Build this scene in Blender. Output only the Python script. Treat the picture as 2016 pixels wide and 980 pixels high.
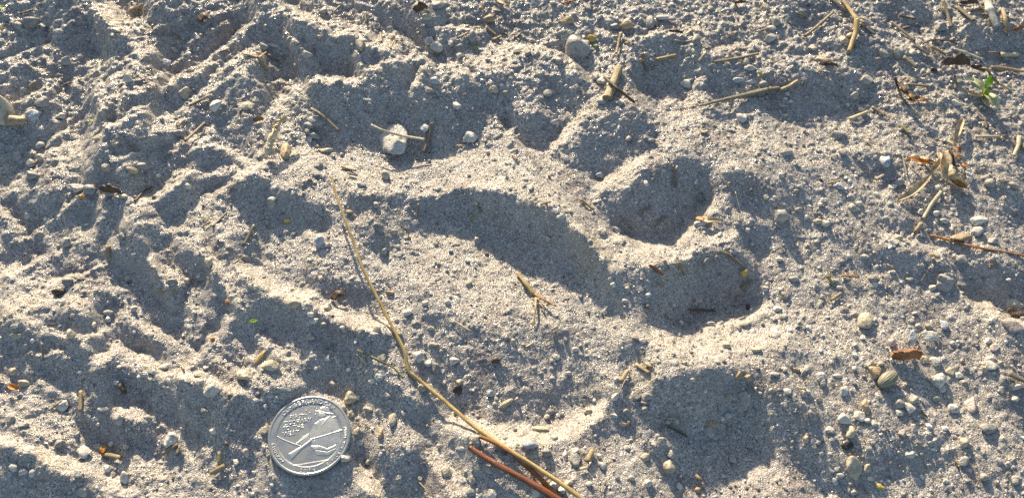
import bpy, math, random
import numpy as np
from mathutils import Vector, Matrix

for o in list(bpy.data.objects):
    bpy.data.objects.remove(o)
S = bpy.context.scene
C = S.collection
MM = 0.001
rng = np.random.default_rng(7)
random.seed(7)

# ------------------------------------------------------------------ camera
THETA = math.radians(28.0)          # tilt away from straight down
DIST = 286.0                        # mm from the lens to the sand at the frame's middle
HF = math.radians(31.0)             # half the horizontal field of view
FPX = 1008.0 / math.tan(HF)
CAM = np.array([0.0, -DIST * math.sin(THETA), DIST * math.cos(THETA)])
FWD = -CAM / DIST
UP = np.cross([1.0, 0, 0], FWD)
cd = bpy.data.cameras.new('camera')
cam = bpy.data.objects.new('camera', cd)
C.objects.link(cam)
cam.location = Vector(CAM * MM)
cam.rotation_euler = (THETA, 0, 0)
cd.sensor_width = 36
cd.lens = 18.0 / math.tan(HF)
cd.clip_start = 0.01
cd.clip_end = 50
cd.dof.use_dof = True
cd.dof.focus_distance = (DIST - 14) * MM
cd.dof.aperture_fstop = 20.0
S.camera = cam

# ------------------------------------------------------------------ light
SUN_EL = math.radians(16.0)
SAZ = math.radians(16.0)            # sun stands beyond the sand, a little to the left
sun_dir = np.array([-math.sin(SAZ) * math.cos(SUN_EL), math.cos(SAZ) * math.cos(SUN_EL), math.sin(SUN_EL)])
W = bpy.data.worlds.new('World')
S.world = W
W.use_nodes = True
wn = W.node_tree
bg = wn.nodes['Background']
sky = wn.nodes.new('ShaderNodeTexSky')
sky.sky_type = 'NISHITA'
sky.sun_disc = False
sky.sun_elevation = SUN_EL
sky.sun_rotation = -SAZ
wn.links.new(sky.outputs[0], bg.inputs[0])
bg.inputs[1].default_value = 0.105
sl = bpy.data.lights.new('sun', 'SUN')
sl.energy = 5.0
sl.angle = math.radians(1.3)
sl.color = (1.0, 0.85, 0.61)
sun = bpy.data.objects.new('sun', sl)
C.objects.link(sun)
sun.rotation_euler = Vector(sun_dir).to_track_quat('Z', 'Y').to_euler()
S.view_settings.view_transform = 'Standard'
S.view_settings.look = 'None'
S.view_settings.exposure = 0.98
S.view_settings.gamma = 1
S.view_settings.use_curve_mapping = False
S.render.engine = 'CYCLES'
S.cycles.max_bounces = 6
S.cycles.diffuse_bounces = 3
S.cycles.glossy_bounces = 2
S.cycles.transmission_bounces = 4
S.cycles.use_denoising = False
try:
    S.cycles.denoising_prefilter = 'ACCURATE'
except Exception:
    pass


def ray(px, py):
    d = FWD + np.array([1.0, 0, 0]) * ((px - 1008.0) / FPX) + UP * ((490.0 - py) / FPX)
    return d


def pix(x, y, z):
    """world mm -> picture position in the 2016 x 980 photograph"""
    dx, dy, dz = x - CAM[0], y - CAM[1], z - CAM[2]
    dep = dx * FWD[0] + dy * FWD[1] + dz * FWD[2]
    u = dy * UP[1] + dz * UP[2]
    return 1008.0 + FPX * dx / dep, 490.0 - FPX * u / dep, dep


# ------------------------------------------------------------------ relief of the sand
# Hollows and ridges of the tracks, and furrows for cast shadows, each outlined on the ground: D = a face turned away
# from the sun (falls), L = a face turned to it (rises). P = area, S = band of given radius.
FEAT = []


def D(pts, s=1.0, soft=7):
    FEAT.append(('P', pts, -0.47 * s, soft))


def L(pts, s=1.0, soft=9):
    FEAT.append(('P', pts, 0.42 * s, soft))


def DS(pts, r, s=1.0):
    FEAT.append(('S', pts, -0.50 * s, r))


def LS(pts, r, s=1.0):
    FEAT.append(('S', pts, 0.80 * s, r))


# far side tilted gently away from the sun, shaped this way to dim it
D([(-80, -80), (1150, -80), (1150, 120), (520, 210), (300, 420), (-80, 480)], .22, 60)
# upper left
D([(90,0),(190,0),(210,30),(235,55),(225,100),(175,100),(120,90),(60,60)], .8)
D([(0,0),(80,0),(70,60),(0,50)], .5)
LS([(190,10),(230,20)], 14)
LS([(215,45),(270,38)], 12)
L([(255,60),(310,70),(300,115),(250,130)], .8)
L([(165,110),(240,110),(300,140),(310,190),(250,200),(165,190)], .55)
D([(300,30),(350,5),(400,30),(385,90),(350,130),(315,150),(300,115),(310,70)], .9)
DS([(157,60),(160,110),(155,260)], 6, .8)  # furrow shaped in place of the cast shadow of an unseen grass stem
DS([(125,50),(110,170)], 12, .7)  # another furrow standing in for a blurred grass shadow
DS([(190,225),(280,200),(350,165)], 18)
LS([(215,248),(285,213)], 8)
DS([(400,95),(470,30)], 11)
LS([(330,168),(425,108),(490,40)], 9)
DS([(400,150),(445,115),(500,75)], 6)
LS([(425,148),(470,110),(504,92)], 7)
L([(310,225),(350,225),(350,262),(325,262)], .8)
L([(0,370),(100,300),(190,250),(210,280),(140,330),(60,370),(0,400)], .6)
D([(0,240),(60,230),(90,260),(40,310),(0,330)], .6)
DS([(0,150),(60,150)], 15, .5)
LS([(20,110),(60,80)], 15, .5)
D([(185,310),(210,270),(280,260),(370,280),(365,320),(320,345),(225,370),(190,340)], .9)
LS([(220,317),(270,302)], 6)
D([(295,400),(370,360),(420,348),(470,335),(430,380),(380,420),(340,440),(310,425)])
D([(372,312),(395,300),(440,305),(485,322),(440,332),(390,335)])
LS([(375,300),(400,285),(450,295),(495,325)], 5)
LS([(400,345),(465,330)], 5)
LS([(380,420),(440,370),(500,335)], 7)
LS([(270,400),(300,395),(370,345)], 8)
L([(255,430),(300,410),(330,450),(290,470)], .7)
D([(10,395),(110,380),(190,390),(185,435),(100,450),(30,430)])
LS([(0,412),(30,443),(75,456)], 6)
D([(0,462),(80,462),(90,490),(60,505),(0,520)])
DS([(215,440),(195,470)], 18, .8)
L([(150,440),(190,430),(190,480),(150,485)], .6)
D([(245,450),(330,450),(330,490),(240,490)], .7)
L([(335,450),(380,410),(430,400),(500,440),(460,480),(350,480)], .4)
DS([(470,380),(500,365)], 17)
# upper middle
D([(504,10),(545,30),(580,45),(640,60),(700,75),(760,90),(780,110),(720,125),(680,135),(600,130),(540,110),(504,70)])
LS([(570,15),(610,42),(680,52),(730,75),(770,92)], 13)
D([(750,20),(830,20),(870,60),(900,90),(880,100),(840,110),(800,90),(770,60)], .8)
LS([(780,60),(815,92)], 6)
DS([(870,43),(960,45)], 6)
LS([(870,56),(960,54)], 6)
D([(870,68),(1000,62),(990,85),(930,110),(880,95)], .7)
L([(930,95),(1008,70),(1008,140),(900,150),(850,115)], .8)
D([(600,190),(640,175),(720,165),(760,150),(800,135),(840,130),(870,170),(900,150),(960,150),(1008,160),(1008,200),(960,230),(930,280),(880,300),(840,300),(800,285),(760,280),(700,285),(640,280),(610,270),(600,240)], .66)
LS([(725,140),(780,120),(835,110)], 7)
LS([(610,160),(680,155),(700,160)], 8)
DS([(520,143),(600,145)], 9)
LS([(515,162),(550,155),(590,158)], 4)
D([(755,129),(800,124),(835,120),(810,150),(780,165),(745,150)])
LS([(810,180),(830,140),(845,120)], 5)
D([(504,172),(560,170),(580,190),(540,200),(504,210)], .9)
LS([(540,207),(585,178)], 8)
L([(520,320),(600,290),(660,300),(750,310),(800,320),(880,300),(950,290),(990,300),(980,370),(900,370),(840,385),(760,380),(700,370),(640,345),(560,350),(500,345)], .65)
D([(504,365),(560,375),(620,400),(660,430),(640,450),(560,430),(504,440)])
D([(690,385),(740,395),(800,385),(780,400),(740,412),(690,408)])
D([(815,408),(850,388),(900,374),(960,374),(1000,392),(1050,404),(1100,424),(1145,465),(1185,512),(1198,560),(1180,572),(1150,548),(1110,520),(1060,488),(1010,486),(965,462),(925,440),(880,428),(830,430)], 1.2)
D([(700,450),(750,440),(790,470),(770,500),(720,490)], .6)
LS([(600,455),(680,470)], 8, .5)
L([(800,460),(880,455),(940,480),(1000,520),(1090,545),(1130,640),(1000,660),(860,600),(790,540)], .5)
LS([(840,372),(900,358),(975,360),(1040,384),(1110,402)], 9, .5)
# upper right of the middle
D([(1008,220),(1030,225),(1100,225),(1110,260),(1090,290),(1060,300),(1030,290),(1008,260)], .8)
LS([(1008,258),(1030,294),(1070,304),(1100,275),(1140,232)], 7)
D([(1060,150),(1150,140),(1170,190),(1120,215),(1070,190)], .5)
D([(1140,290),(1150,240),(1220,220),(1270,225),(1300,245),(1290,290),(1240,310),(1200,350),(1170,350),(1130,320)], .68)
LS([(1180,362),(1230,332),(1290,302)], 9)
LS([(1010,95),(1070,95),(1110,110),(1140,130)], 7)
DS([(1110,75),(1150,115)], 13, .8)
D([(1150,40),(1250,30),(1330,46),(1370,45),(1340,60),(1280,60),(1200,85),(1160,80)], .5)
LS([(1245,74),(1290,62),(1370,58)], 5)
DS([(1260,88),(1340,80)], 8)
D([(1240,110),(1320,100),(1340,130),(1330,170),(1290,185),(1250,170)], .9)
D([(1360,120),(1420,120),(1440,170),(1430,185),(1380,180)], .8)
L([(1230,190),(1310,180),(1370,200),(1400,240),(1340,300),(1290,300),(1300,230)], .5)
D([(1190,410),(1230,370),(1300,320),(1350,300),(1390,330),(1390,380),(1360,420),(1330,460),(1280,470),(1240,460),(1200,440)], 1.15)
LS([(1215,462),(1270,487),(1330,477),(1370,432),(1395,408)], 11, 1.1)
D([(1420,340),(1470,340),(1510,370),(1510,400),(1470,410),(1430,390)], .9)
L([(1390,250),(1500,230),(1512,330),(1430,330)], .4)
D([(1430,430),(1500,440),(1540,470),(1500,500),(1450,480)], .7)
L([(1008,310),(1100,310),(1160,400),(1200,450),(1160,470),(1100,410),(1008,390)], .5)
# far right
D([(1512,150),(1600,140),(1700,150),(1720,190),(1650,225),(1560,220),(1520,200)], .85)
D([(1650,100),(1740,80),(1780,110),(1750,130),(1680,130)], .6)
D([(1720,0),(1830,0),(1830,50),(1770,60),(1740,30)], .6)
D([(1900,60),(2016,50),(2016,110),(1950,120),(1900,100)], .8)
D([(1540,0),(1630,0),(1600,50),(1560,70)], .5)
L([(1740,45),(1800,62),(1840,60),(1850,90),(1770,95)], .5)
L([(1512,240),(1750,230),(1800,290),(1680,290),(1600,330),(1512,300)], .4)
D([(1680,300),(1750,310),(1760,350),(1700,345)], .7)
D([(1730,430),(1800,425),(1820,450),(1790,465),(1740,455)], .9)
LS([(1740,468),(1800,476),(1850,494)], 8, .6)
D([(1970,360),(2016,350),(2016,440),(1980,430)], .6)
D([(1512,350),(1560,350),(1600,440),(1570,480),(1512,490)], .4)
# lower left
LS([(20,540),(80,510)], 9)
L([(0,570),(60,545),(160,550),(240,560),(230,590),(120,610),(60,630),(0,620)], .7)
D([(210,490),(300,490),(310,530),(350,560),(380,600),(350,620),(300,600),(260,560),(220,540)])
LS([(300,500),(320,530),(340,560)], 9)
D([(340,490),(400,500),(410,550),(370,560)])
D([(190,575),(240,580),(240,610),(210,620),(180,600)], .8)
D([(115,620),(150,612),(195,635),(170,648),(120,645)])
LS([(115,656),(160,666),(205,652)], 6)
D([(0,630),(50,650),(110,668),(170,674),(215,668),(200,690),(170,730),(120,740),(60,740),(0,720)], .85)
D([(225,650),(260,645),(300,670),(320,690),(300,705),(250,690)])
D([(175,722),(220,715),(280,735),(340,750),(400,765),(440,785),(504,795),(504,840),(460,845),(420,830),(380,860),(330,860),(290,890),(240,880),(200,860),(170,800),(160,760)], .8)
LS([(190,710),(230,682),(290,712),(330,732)], 9)
LS([(240,810),(290,815)], 15, .8)
LS([(325,830),(345,850)], 11, .7)
LS([(350,733),(400,742),(450,765),(504,778)], 9)
D([(430,500),(470,500),(504,510),(504,540),(460,530)], .7)
D([(450,600),(500,620),(504,690),(480,680),(460,640)], .8)
LS([(410,500),(450,580)], 6)
DS([(430,540),(450,600)], 6)
DS([(396,678),(436,600)], 7)
LS([(380,712),(440,645),(450,620)], 6, .7)
DS([(170,830),(210,870)], 13)
D([(0,885),(50,885),(80,915),(130,930),(200,960),(240,985),(0,1010)], .8)
LS([(0,862),(60,870),(100,902),(200,934),(240,965)], 12)
L([(0,780),(100,760),(160,850),(100,880),(0,860)], .4)
L([(240,920),(320,900),(380,930),(350,980),(260,970)], .5)
D([(420,860),(460,855),(504,870),(504,920),(460,900)], .5)
# lower middle
D([(504,585),(560,590),(600,605),(650,628),(690,642),(740,655),(770,664),(760,690),(700,700),(640,680),(580,660),(504,640)])
LS([(470,520),(530,560),(600,585),(660,618),(730,640),(770,642)], 12)
D([(600,545),(640,540),(670,550),(720,560),(750,590),(700,600),(660,590),(620,570)], .7)
DS([(555,700),(610,720),(660,720)], 12)
LS([(510,662),(560,700),(600,712)], 8)
L([(504,690),(540,720),(600,750),(560,765),(510,780)], .6)
DS([(504,775),(550,768)], 8)
D([(600,722),(700,732),(740,760),(700,785),(650,775),(610,760)], .6)
DS([(480,795),(520,805)], 13, .7)
D([(690,715),(760,740),(800,780),(840,800),(850,850),(800,830),(760,800),(700,760)], .8)
D([(740,890),(830,880),(850,930),(820,980),(760,980),(730,930)], .7)
LS([(700,915),(740,960)], 14)
LS([(855,900),(900,960)], 18, .5)
D([(530,945),(700,915),(720,935),(640,990),(530,990)], .45)
LS([(900,832),(970,852),(1040,857),(1110,847),(1175,808)], 19)
D([(980,790),(1060,800),(1120,790),(1150,770),(1120,762),(1040,776)], .45)
D([(1008,640),(1100,650),(1150,700),(1100,740),(1020,710)], .25)
# lower right of the middle
D([(1280,530),(1340,500),(1400,490),(1460,500),(1490,530),(1490,590),(1440,600),(1400,620),(1350,640),(1300,630),(1280,590)], 1.15)
LS([(1290,654),(1350,668),(1410,638),(1500,608)], 14)
L([(1300,680),(1500,645),(1560,660),(1500,710),(1380,725),(1290,730)], .6)
D([(1210,700),(1250,670),(1260,700),(1230,730)], .7)
D([(1395,855),(1480,800),(1545,800),(1560,860),(1500,905),(1420,905)], .3, 16)
D([(1272,775),(1320,745),(1390,732),(1420,722),(1462,732),(1488,765),(1478,815),(1440,850),(1390,865),(1335,855),(1288,828)], 1.2)
L([(1420,935),(1500,895),(1560,940),(1540,985),(1420,985)], .8)
D([(1260,860),(1340,880),(1370,950),(1330,960),(1280,910)], .7)
L([(1100,880),(1250,860),(1290,940),(1230,980),(1110,960)], .4)
D([(1180,780),(1230,770),(1260,830),(1220,840)], .6)
DS([(1200,575),(1205,610)], 9, .8)
# far lower right
D([(1700,490),(1800,500),(1870,520),(1880,560),(1830,560),(1760,540)], .8)
D([(1900,530),(1960,520),(2016,540),(2016,600),(1970,600),(1930,570)])
LS([(1920,592),(1970,622),(2016,642)], 9)
D([(1512,770),(1580,800),(1620,830),(1610,900),(1700,900),(1730,860),(1850,870),(1860,920),(1800,930),(1700,950),(1620,960),(1540,900)], .6)
L([(1512,600),(1700,600),(1800,650),(1720,720),(1600,700),(1512,660)], .35)
L([(1800,780),(1980,800),(2000,900),(1880,880)], .35)
D([(1980,740),(2016,755),(2016,850),(1960,800)], .5)

# dim upper part, thin fanned ridges, bright lips round the toes
D([(0,0),(120,0),(120,60),(0,120)], .35, 20)
for a_, b_ in [((505,120),(350,215)), ((60,300),(200,215)), ((20,215),(110,150)), ((395,60),(300,150)), ((250,105),(235,215)), ((95,80),(88,165)), ((200,120),(196,210)), ((40,470),(170,380)), ((430,250),(330,300)),
               ((620,115),(560,60)), ((700,110),(760,60)), ((870,120),(930,150)), ((1180,60),(1240,72)), ((1400,100),(1500,80)), ((1540,120),(1640,100)), ((1380,150),(1350,200)), ((90,560),(200,520)), ((20,700),(120,690)),
               ((60,830),(150,800)), ((420,700),(500,740)), ((300,640),(380,690))]:
    DS([(a_[0] + 3, a_[1] - 9), (b_[0] + 3, b_[1] - 9)], 5, .9)
    LS([a_, b_], 4.5, .9)
LS([(1300,668), (1380,690), (1470,668), (1540,655)], 20, .7)
LS([(1405,470), (1440,455)], 10, .5)
LS([(1230,500), (1290,512), (1350,500)], 14, .5)
LS([(1130,440), (1180,480), (1215,520)], 12, .45)
STEP = 0.5
GX = np.arange(-235, 235, STEP)
GY = np.arange(-135, 185, STEP)
XX, YY = np.meshgrid(GX, GY)


def seg_dist(X, Y, a, b):
    ax, ay = a
    bx, by = b
    dx, dy = bx - ax, by - ay
    t = np.clip(((X - ax) * dx + (Y - ay) * dy) / (dx * dx + dy * dy + 1e-9), 0, 1)
    return np.hypot(X - ax - t * dx, Y - ay - t * dy)


def stroke_dist(X, Y, pts):
    d = None
    for a, b in zip(pts[:-1], pts[1:]):
        e = seg_dist(X, Y, a, b)
        d = e if d is None else np.minimum(d, e)
    return d


def poly_sd(X, Y, pts):
    d = stroke_dist(X, Y, list(pts) + [pts[0]])
    ins = np.zeros(X.shape, bool)
    n = len(pts)
    for i in range(n):
        x0, y0 = pts[i]
        x1, y1 = pts[(i + 1) % n]
        if y0 == y1:
            continue
        c = ((y0 > Y) != (y1 > Y)) & (X < (x1 - x0) * (Y - y0) / (y1 - y0) + x0)
        ins ^= c
    return np.where(ins, -d, d)


def fnoise(shape, step, lo, hi, seed, expo=1.0):
    r = np.random.default_rng(seed)
    w = r.standard_normal(shape)
    F = np.fft.rfft2(w)
    ky = np.fft.fftfreq(shape[0], step)[:, None]
    kx = np.fft.rfftfreq(shape[1], step)[None]
    k = np.hypot(kx, ky)
    k[0, 0] = 1
    flt = k ** (-expo) * np.exp(-(k * lo) ** 2 * 1.2) * (1 - np.exp(-(k * hi) ** 2))
    n = np.fft.irfft2(F * flt, shape)
    return n / n.std()


SA = np.array([math.sin(SAZ), -math.cos(SAZ)])      # away from the sun, on the ground
warp_x = fnoise(XX.shape, STEP, 3, 14, 101, 1.2)
warp_y = fnoise(XX.shape, STEP, 3, 14, 102, 1.2)
wf_x = fnoise(XX.shape, STEP, 1.0, 4, 103, .6)
wf_y = fnoise(XX.shape, STEP, 1.0, 4, 104, .6)


def raster(h):
    px, py, _ = pix(XX, YY, h)
    px = px + warp_x * 3.0 + wf_x * 2.2
    py = py + warp_y * 3.0 + wf_y * 2.2
    g = np.zeros_like(px)
    m = np.zeros_like(px)
    for kind, pts, val, r in FEAT:
        p = np.array(pts, float)
        pad = 30
        sel = (px > p[:, 0].min() - pad) & (px < p[:, 0].max() + pad) & (py > p[:, 1].min() - pad) & (py < p[:, 1].max() + pad)
        idx = np.nonzero(sel)
        if not len(idx[0]):
            continue
        X, Y = px[idx], py[idx]
        if kind == 'P':
            a = 1 / (1 + np.exp(np.clip(poly_sd(X, Y, pts) / (r * .45), -30, 30)))
        else:
            a = 1 / (1 + np.exp(np.clip((stroke_dist(X, Y, pts) - r) / 1.8, -30, 30)))
        g[idx] = g[idx] * (1 - a) + val * a
        m[idx] = np.maximum(m[idx], a)
    return g, m


ky = 2 * np.pi * np.fft.fftfreq(len(GY), STEP)[:, None]
kx = 2 * np.pi * np.fft.rfftfreq(len(GX), STEP)[None]
ks = kx * SA[0] + ky * SA[1]
kt = kx * SA[1] - ky * SA[0]
DEN = ks ** 2 + 0.10 * kt ** 2 + (2 * np.pi / 260.0) ** 2 * 0.8 + 1e-6
SMO = np.exp(-(kx ** 2 + ky ** 2) * 0.4 ** 2 / 2)


def solve(g):
    return np.fft.irfft2(-1j * ks * np.fft.rfft2(g) / DEN * SMO, g.shape)


def slope(h):
    return np.fft.irfft2(1j * ks * np.fft.rfft2(h), h.shape)


H = np.zeros_like(XX)
for outer in range(3):
    g, m = raster(H)
    H = solve(g)
    for k in range(4):
        H = H + solve(m * (g - slope(H))) * 0.9
H -= np.median(H)
H += 0.19 * fnoise(XX.shape, STEP, 2.0, 26, 11, 1.5) + 0.04 * fnoise(XX.shape, STEP, .9, 4.0, 12, 0.8)
_px, _py, _ = pix(XX, YY, H)
rough = 1 / (1 + np.exp(-((230 - _py) / 60.0))) * 0.9 + 1 / (1 + np.exp(-((_px - 1650) / 90.0))) * 0.25
H += rough * 0.19 * fnoise(XX.shape, STEP, 1.0, 7.0, 13, 1.0)
# streaks raked through the sand on the far left, some slanting, some straight
def streaks(ang, wid, ln, seed):
    r = np.random.default_rng(seed)
    F_ = np.fft.rfft2(r.standard_normal(XX.shape))
    fy = np.fft.fftfreq(len(GY), STEP)[:, None]
    fx = np.fft.rfftfreq(len(GX), STEP)[None]
    c_, s_ = math.cos(ang), math.sin(ang)
    al, ac = fx * c_ + fy * s_, -fx * s_ + fy * c_
    k_ = np.hypot(fx, fy)
    n_ = np.fft.irfft2(F_ * np.exp(-(al * ln) ** 2) * np.exp(-(ac * wid) ** 2) * (1 - np.exp(-(ac * wid * 3) ** 2)), XX.shape)
    return n_ / n_.std()


wl = 1 / (1 + np.exp((_px - 520) / 70.0))
H += wl * (.34 * streaks(math.radians(40), 5.5, 22, 61) / (1 + np.exp((_py - 420) / 60.0)) + .26 * streaks(math.radians(-30), 5.5, 18, 62) / (1 + np.exp(-(_py - 480) / 60.0)))
H += .14 * streaks(math.radians(-12), 4.0, 9, 63) * np.clip(rough, 0, 1)
H += (.35 + .65 * wl) * .13 * fnoise(XX.shape, STEP, 1.6, 9, 64, 1.1)
edge = np.clip((235 - np.abs(XX)) / 30, 0, 1) * np.clip((YY + 135) / 25, 0, 1) * np.clip((185 - YY) / 30, 0, 1)
H *= edge

# the flat seat under the coin
COIN_R = 12.13


def bil(A, x, y):
    fx = np.clip((np.asarray(x) - GX[0]) / STEP, 0, len(GX) - 1.001)
    fy = np.clip((np.asarray(y) - GY[0]) / STEP, 0, len(GY) - 1.001)
    ix = fx.astype(int)
    iy = fy.astype(int)
    tx = fx - ix
    ty = fy - iy
    return (A[iy, ix] * (1 - tx) + A[iy, ix + 1] * tx) * (1 - ty) + (A[iy + 1, ix] * (1 - tx) + A[iy + 1, ix + 1] * tx) * ty


def gz(x, y):
    return float(bil(H, x, y))


def Pz(px, py, z):
    d = ray(px, py)
    return CAM + d * ((z - CAM[2]) / d[2])


def P(px, py, dz=0.0):
    """the point dz mm over the sand that lies on the line of sight through a place of the photograph"""
    d = ray(px, py)
    z = 0.0
    for _ in range(7):
        t = (z - CAM[2]) / d[2]
        p = CAM + d * t
        z = 0.5 * z + 0.5 * (gz(p[0], p[1]) + dz)
    t = (z - CAM[2]) / d[2]
    return CAM + d * t


def mpp(px, py):
    """mm of ground per photograph pixel at a place"""
    p = P(px, py)
    return pix(p[0], p[1], p[2])[2] / FPX


cc = P(607, 854, 1.7)
cr = np.hypot(XX - cc[0], YY - cc[1])
sel = cr < COIN_R
A_ = np.c_[XX[sel] - cc[0], YY[sel] - cc[1], np.ones(sel.sum())]
pl, *_r = np.linalg.lstsq(A_, H[sel], rcond=None)
pl[0] = np.clip(pl[0], -.05, .05)
pl[1] = np.clip(pl[1], -.03, .06)
plane = pl[0] * (XX - cc[0]) + pl[1] * (YY - cc[1]) + pl[2]
wgt = np.clip((COIN_R + 3.0 - cr) / 3.2, 0, 1)
H = H * (1 - wgt) + np.minimum(plane - 0.15, plane - 0.15) * wgt

# ------------------------------------------------------------------ helpers


def link(name, me, parent=None):
    o = bpy.data.objects.new(name, me)
    C.objects.link(o)
    if parent is not None:
        o.parent = parent
    return o


def np_mesh(name, verts, faces, mat=None, smooth=True, tris=False):
    """verts in mm (n,3); faces (m,k) all of one size"""
    me = bpy.data.meshes.new(name)
    verts = np.asarray(verts, np.float32)
    faces = np.asarray(faces, np.int32)
    k = faces.shape[1]
    me.vertices.add(len(verts))
    me.vertices.foreach_set('co', (verts * MM).astype(np.float32).ravel())
    me.loops.add(len(faces) * k)
    me.loops.foreach_set('vertex_index', faces.ravel())
    me.polygons.add(len(faces))
    me.polygons.foreach_set('loop_start', np.arange(0, len(faces) * k, k, dtype=np.int32))
    me.polygons.foreach_set('loop_total', np.full(len(faces), k, np.int32))
    me.polygons.foreach_set('use_smooth', np.full(len(faces), smooth))
    me.update(calc_edges=True)
    if mat:
        me.materials.append(mat)
    return me


def py_mesh(name, verts, faces, mat=None, smooth=True):
    me = bpy.data.meshes.new(name)
    me.from_pydata([tuple(float(c) * MM for c in v) for v in verts], [], [tuple(int(i) for i in f) for f in faces])
    me.update()
    if smooth:
        me.polygons.foreach_set('use_smooth', [True] * len(me.polygons))
    if mat:
        me.materials.append(mat)
    return me


def fattr(me, name, vals, vec=False):
    if vec:
        a = me.attributes.new(name, 'FLOAT_VECTOR', 'POINT')
        a.data.foreach_set('vector', np.asarray(vals, np.float32).ravel())
    else:
        a = me.attributes.new(name, 'FLOAT', 'POINT')
        a.data.foreach_set('value', np.asarray(vals, np.float32).ravel())


def tag(o, label=None, cat=None, group=None, kind=None):
    if label:
        o['label'] = label
    if cat:
        o['category'] = cat
    if group:
        o['group'] = group
    if kind:
        o['kind'] = kind
    return o


# ------------------------------------------------------------------ materials
class NT:
    def __init__(self, name):
        self.m = bpy.data.materials.new(name)
        self.m.use_nodes = True
        self.t = self.m.node_tree
        self.b = self.t.nodes['Principled BSDF']

    def n(self, typ, **kw):
        x = self.t.nodes.new(typ)
        for k, v in kw.items():
            if k.startswith('i_'):
                x.inputs[k[2:].replace('_', ' ')].default_value = v
            else:
                setattr(x, k, v)
        return x

    def l(self, a, b):
        self.t.links.new(a, b)

    def ramp(self, fac, stops, interp='LINEAR'):
        r = self.n('ShaderNodeValToRGB')
        r.color_ramp.interpolation = interp
        e = r.color_ramp.elements
        while len(e) > 1:
            e.remove(e[-1])
        e[0].position = stops[0][0]
        e[0].color = (*stops[0][1], 1)
        for p, c in stops[1:]:
            x = e.new(p)
            x.color = (*c, 1)
        self.l(fac, r.inputs[0])
        return r.outputs[0]

    def math(self, op, a, b=None, c=None):
        x = self.n('ShaderNodeMath', operation=op)
        for i, v in enumerate((a, b, c)):
            if v is None:
                continue
            if isinstance(v, (int, float)):
                x.inputs[i].default_value = v
            else:
                self.l(v, x.inputs[i])
        return x.outputs[0]

    def mix(self, f, a, b, blend='MIX'):
        x = self.n('ShaderNodeMix', data_type='RGBA', blend_type=blend)
        if isinstance(f, (int, float)):
            x.inputs[0].default_value = f
        else:
            self.l(f, x.inputs[0])
        for i, v in ((6, a), (7, b)):
            if isinstance(v, tuple):
                x.inputs[i].default_value = (*v, 1)
            else:
                self.l(v, x.inputs[i])
        return x.outputs[2]

    def bump(self, h, dist, strength=1.0, normal=None):
        x = self.n('ShaderNodeBump')
        x.inputs['Distance'].default_value = dist
        x.inputs['Strength'].default_value = strength
        self.l(h, x.inputs['Height'])
        if normal is not None:
            self.l(normal, x.inputs['Normal'])
        return x.outputs[0]


GRAIN_RAMP = [(0.0, (.07, .058, .048)), (.05, (.15, .13, .112)), (.14, (.271, .242, .216)), (.42, (.346, .315, .285)),
              (.70, (.42, .388, .353)), (.86, (.54, .505, .466)), (.95, (.78, .75, .70)), (1.0, (.50, .41, .30))]


def sand_material():
    t = NT('quartz_sand')
    co = t.n('ShaderNodeTexCoord').outputs['Object']
    v = t.n('ShaderNodeTexVoronoi', i_Scale=2600.0)
    v.inputs['Randomness'].default_value = 1.0
    t.l(co, v.inputs['Vector'])
    sep = t.n('ShaderNodeSeparateColor')
    t.l(v.outputs['Color'], sep.inputs[0])
    col = t.ramp(sep.outputs[0], GRAIN_RAMP)
    nz = t.n('ShaderNodeTexNoise', i_Scale=55.0, i_Detail=5.0)
    t.l(co, nz.inputs['Vector'])
    nd = t.n('ShaderNodeTexNoise', i_Scale=85.0, i_Detail=4.0)
    t.l(co, nd.inputs['Vector'])
    dust = t.ramp(nd.outputs[0], [(.38, (.10,) * 3), (.62, (.50,) * 3)])
    col = t.mix(dust, col, (.36, .33, .297))
    tone = t.ramp(nz.outputs[0], [(.32, (.74, .70, .69)), (.50, (1, 1, 1)), (.70, (1.0, .96, .88))])
    col = t.mix(1.0, col, tone, 'MULTIPLY')
    nz2 = t.n('ShaderNodeTexNoise', i_Scale=380.0, i_Detail=3.0)
    t.l(co, nz2.inputs['Vector'])
    tone2 = t.ramp(nz2.outputs[0], [(.28, (.55, .50, .46)), (.42, (1, 1, 1))])
    col = t.mix(.8, col, tone2, 'MULTIPLY')
    t.l(col, t.b.inputs['Base Color'])
    t.l(t.ramp(sep.outputs[1], [(0, (.12,) * 3), (.25, (.30,) * 3), (.6, (.65,) * 3), (1, (.85,) * 3)]), t.b.inputs['Roughness'])
    t.b.inputs['Specular IOR Level'].default_value = .5
    h = t.math('SUBTRACT', 1.0, v.outputs['Distance'])
    nb = t.bump(h, .00022, .9)
    t.l(nb, t.b.inputs['Normal'])
    return t.m


def grain_material():
    t = NT('coarse_grain')
    a = t.n('ShaderNodeAttribute', attribute_name='tint')
    col = t.ramp(a.outputs['Fac'], GRAIN_RAMP)
    co = t.n('ShaderNodeTexCoord').outputs['Object']
    nz = t.n('ShaderNodeTexNoise', i_Scale=1500.0, i_Detail=2.0)
    t.l(co, nz.inputs['Vector'])
    col = t.mix(.5, col, t.ramp(nz.outputs[0], [(.3, (.6, .57, .53)), (.6, (1.1, 1.1, 1.08))]), 'MULTIPLY')
    t.l(col, t.b.inputs['Base Color'])
    b = t.n('ShaderNodeAttribute', attribute_name='gloss')
    t.l(t.ramp(b.outputs['Fac'], [(0, (.06,) * 3), (.35, (.22,) * 3), (1, (.7,) * 3)]), t.b.inputs['Roughness'])
    return t.m


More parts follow.
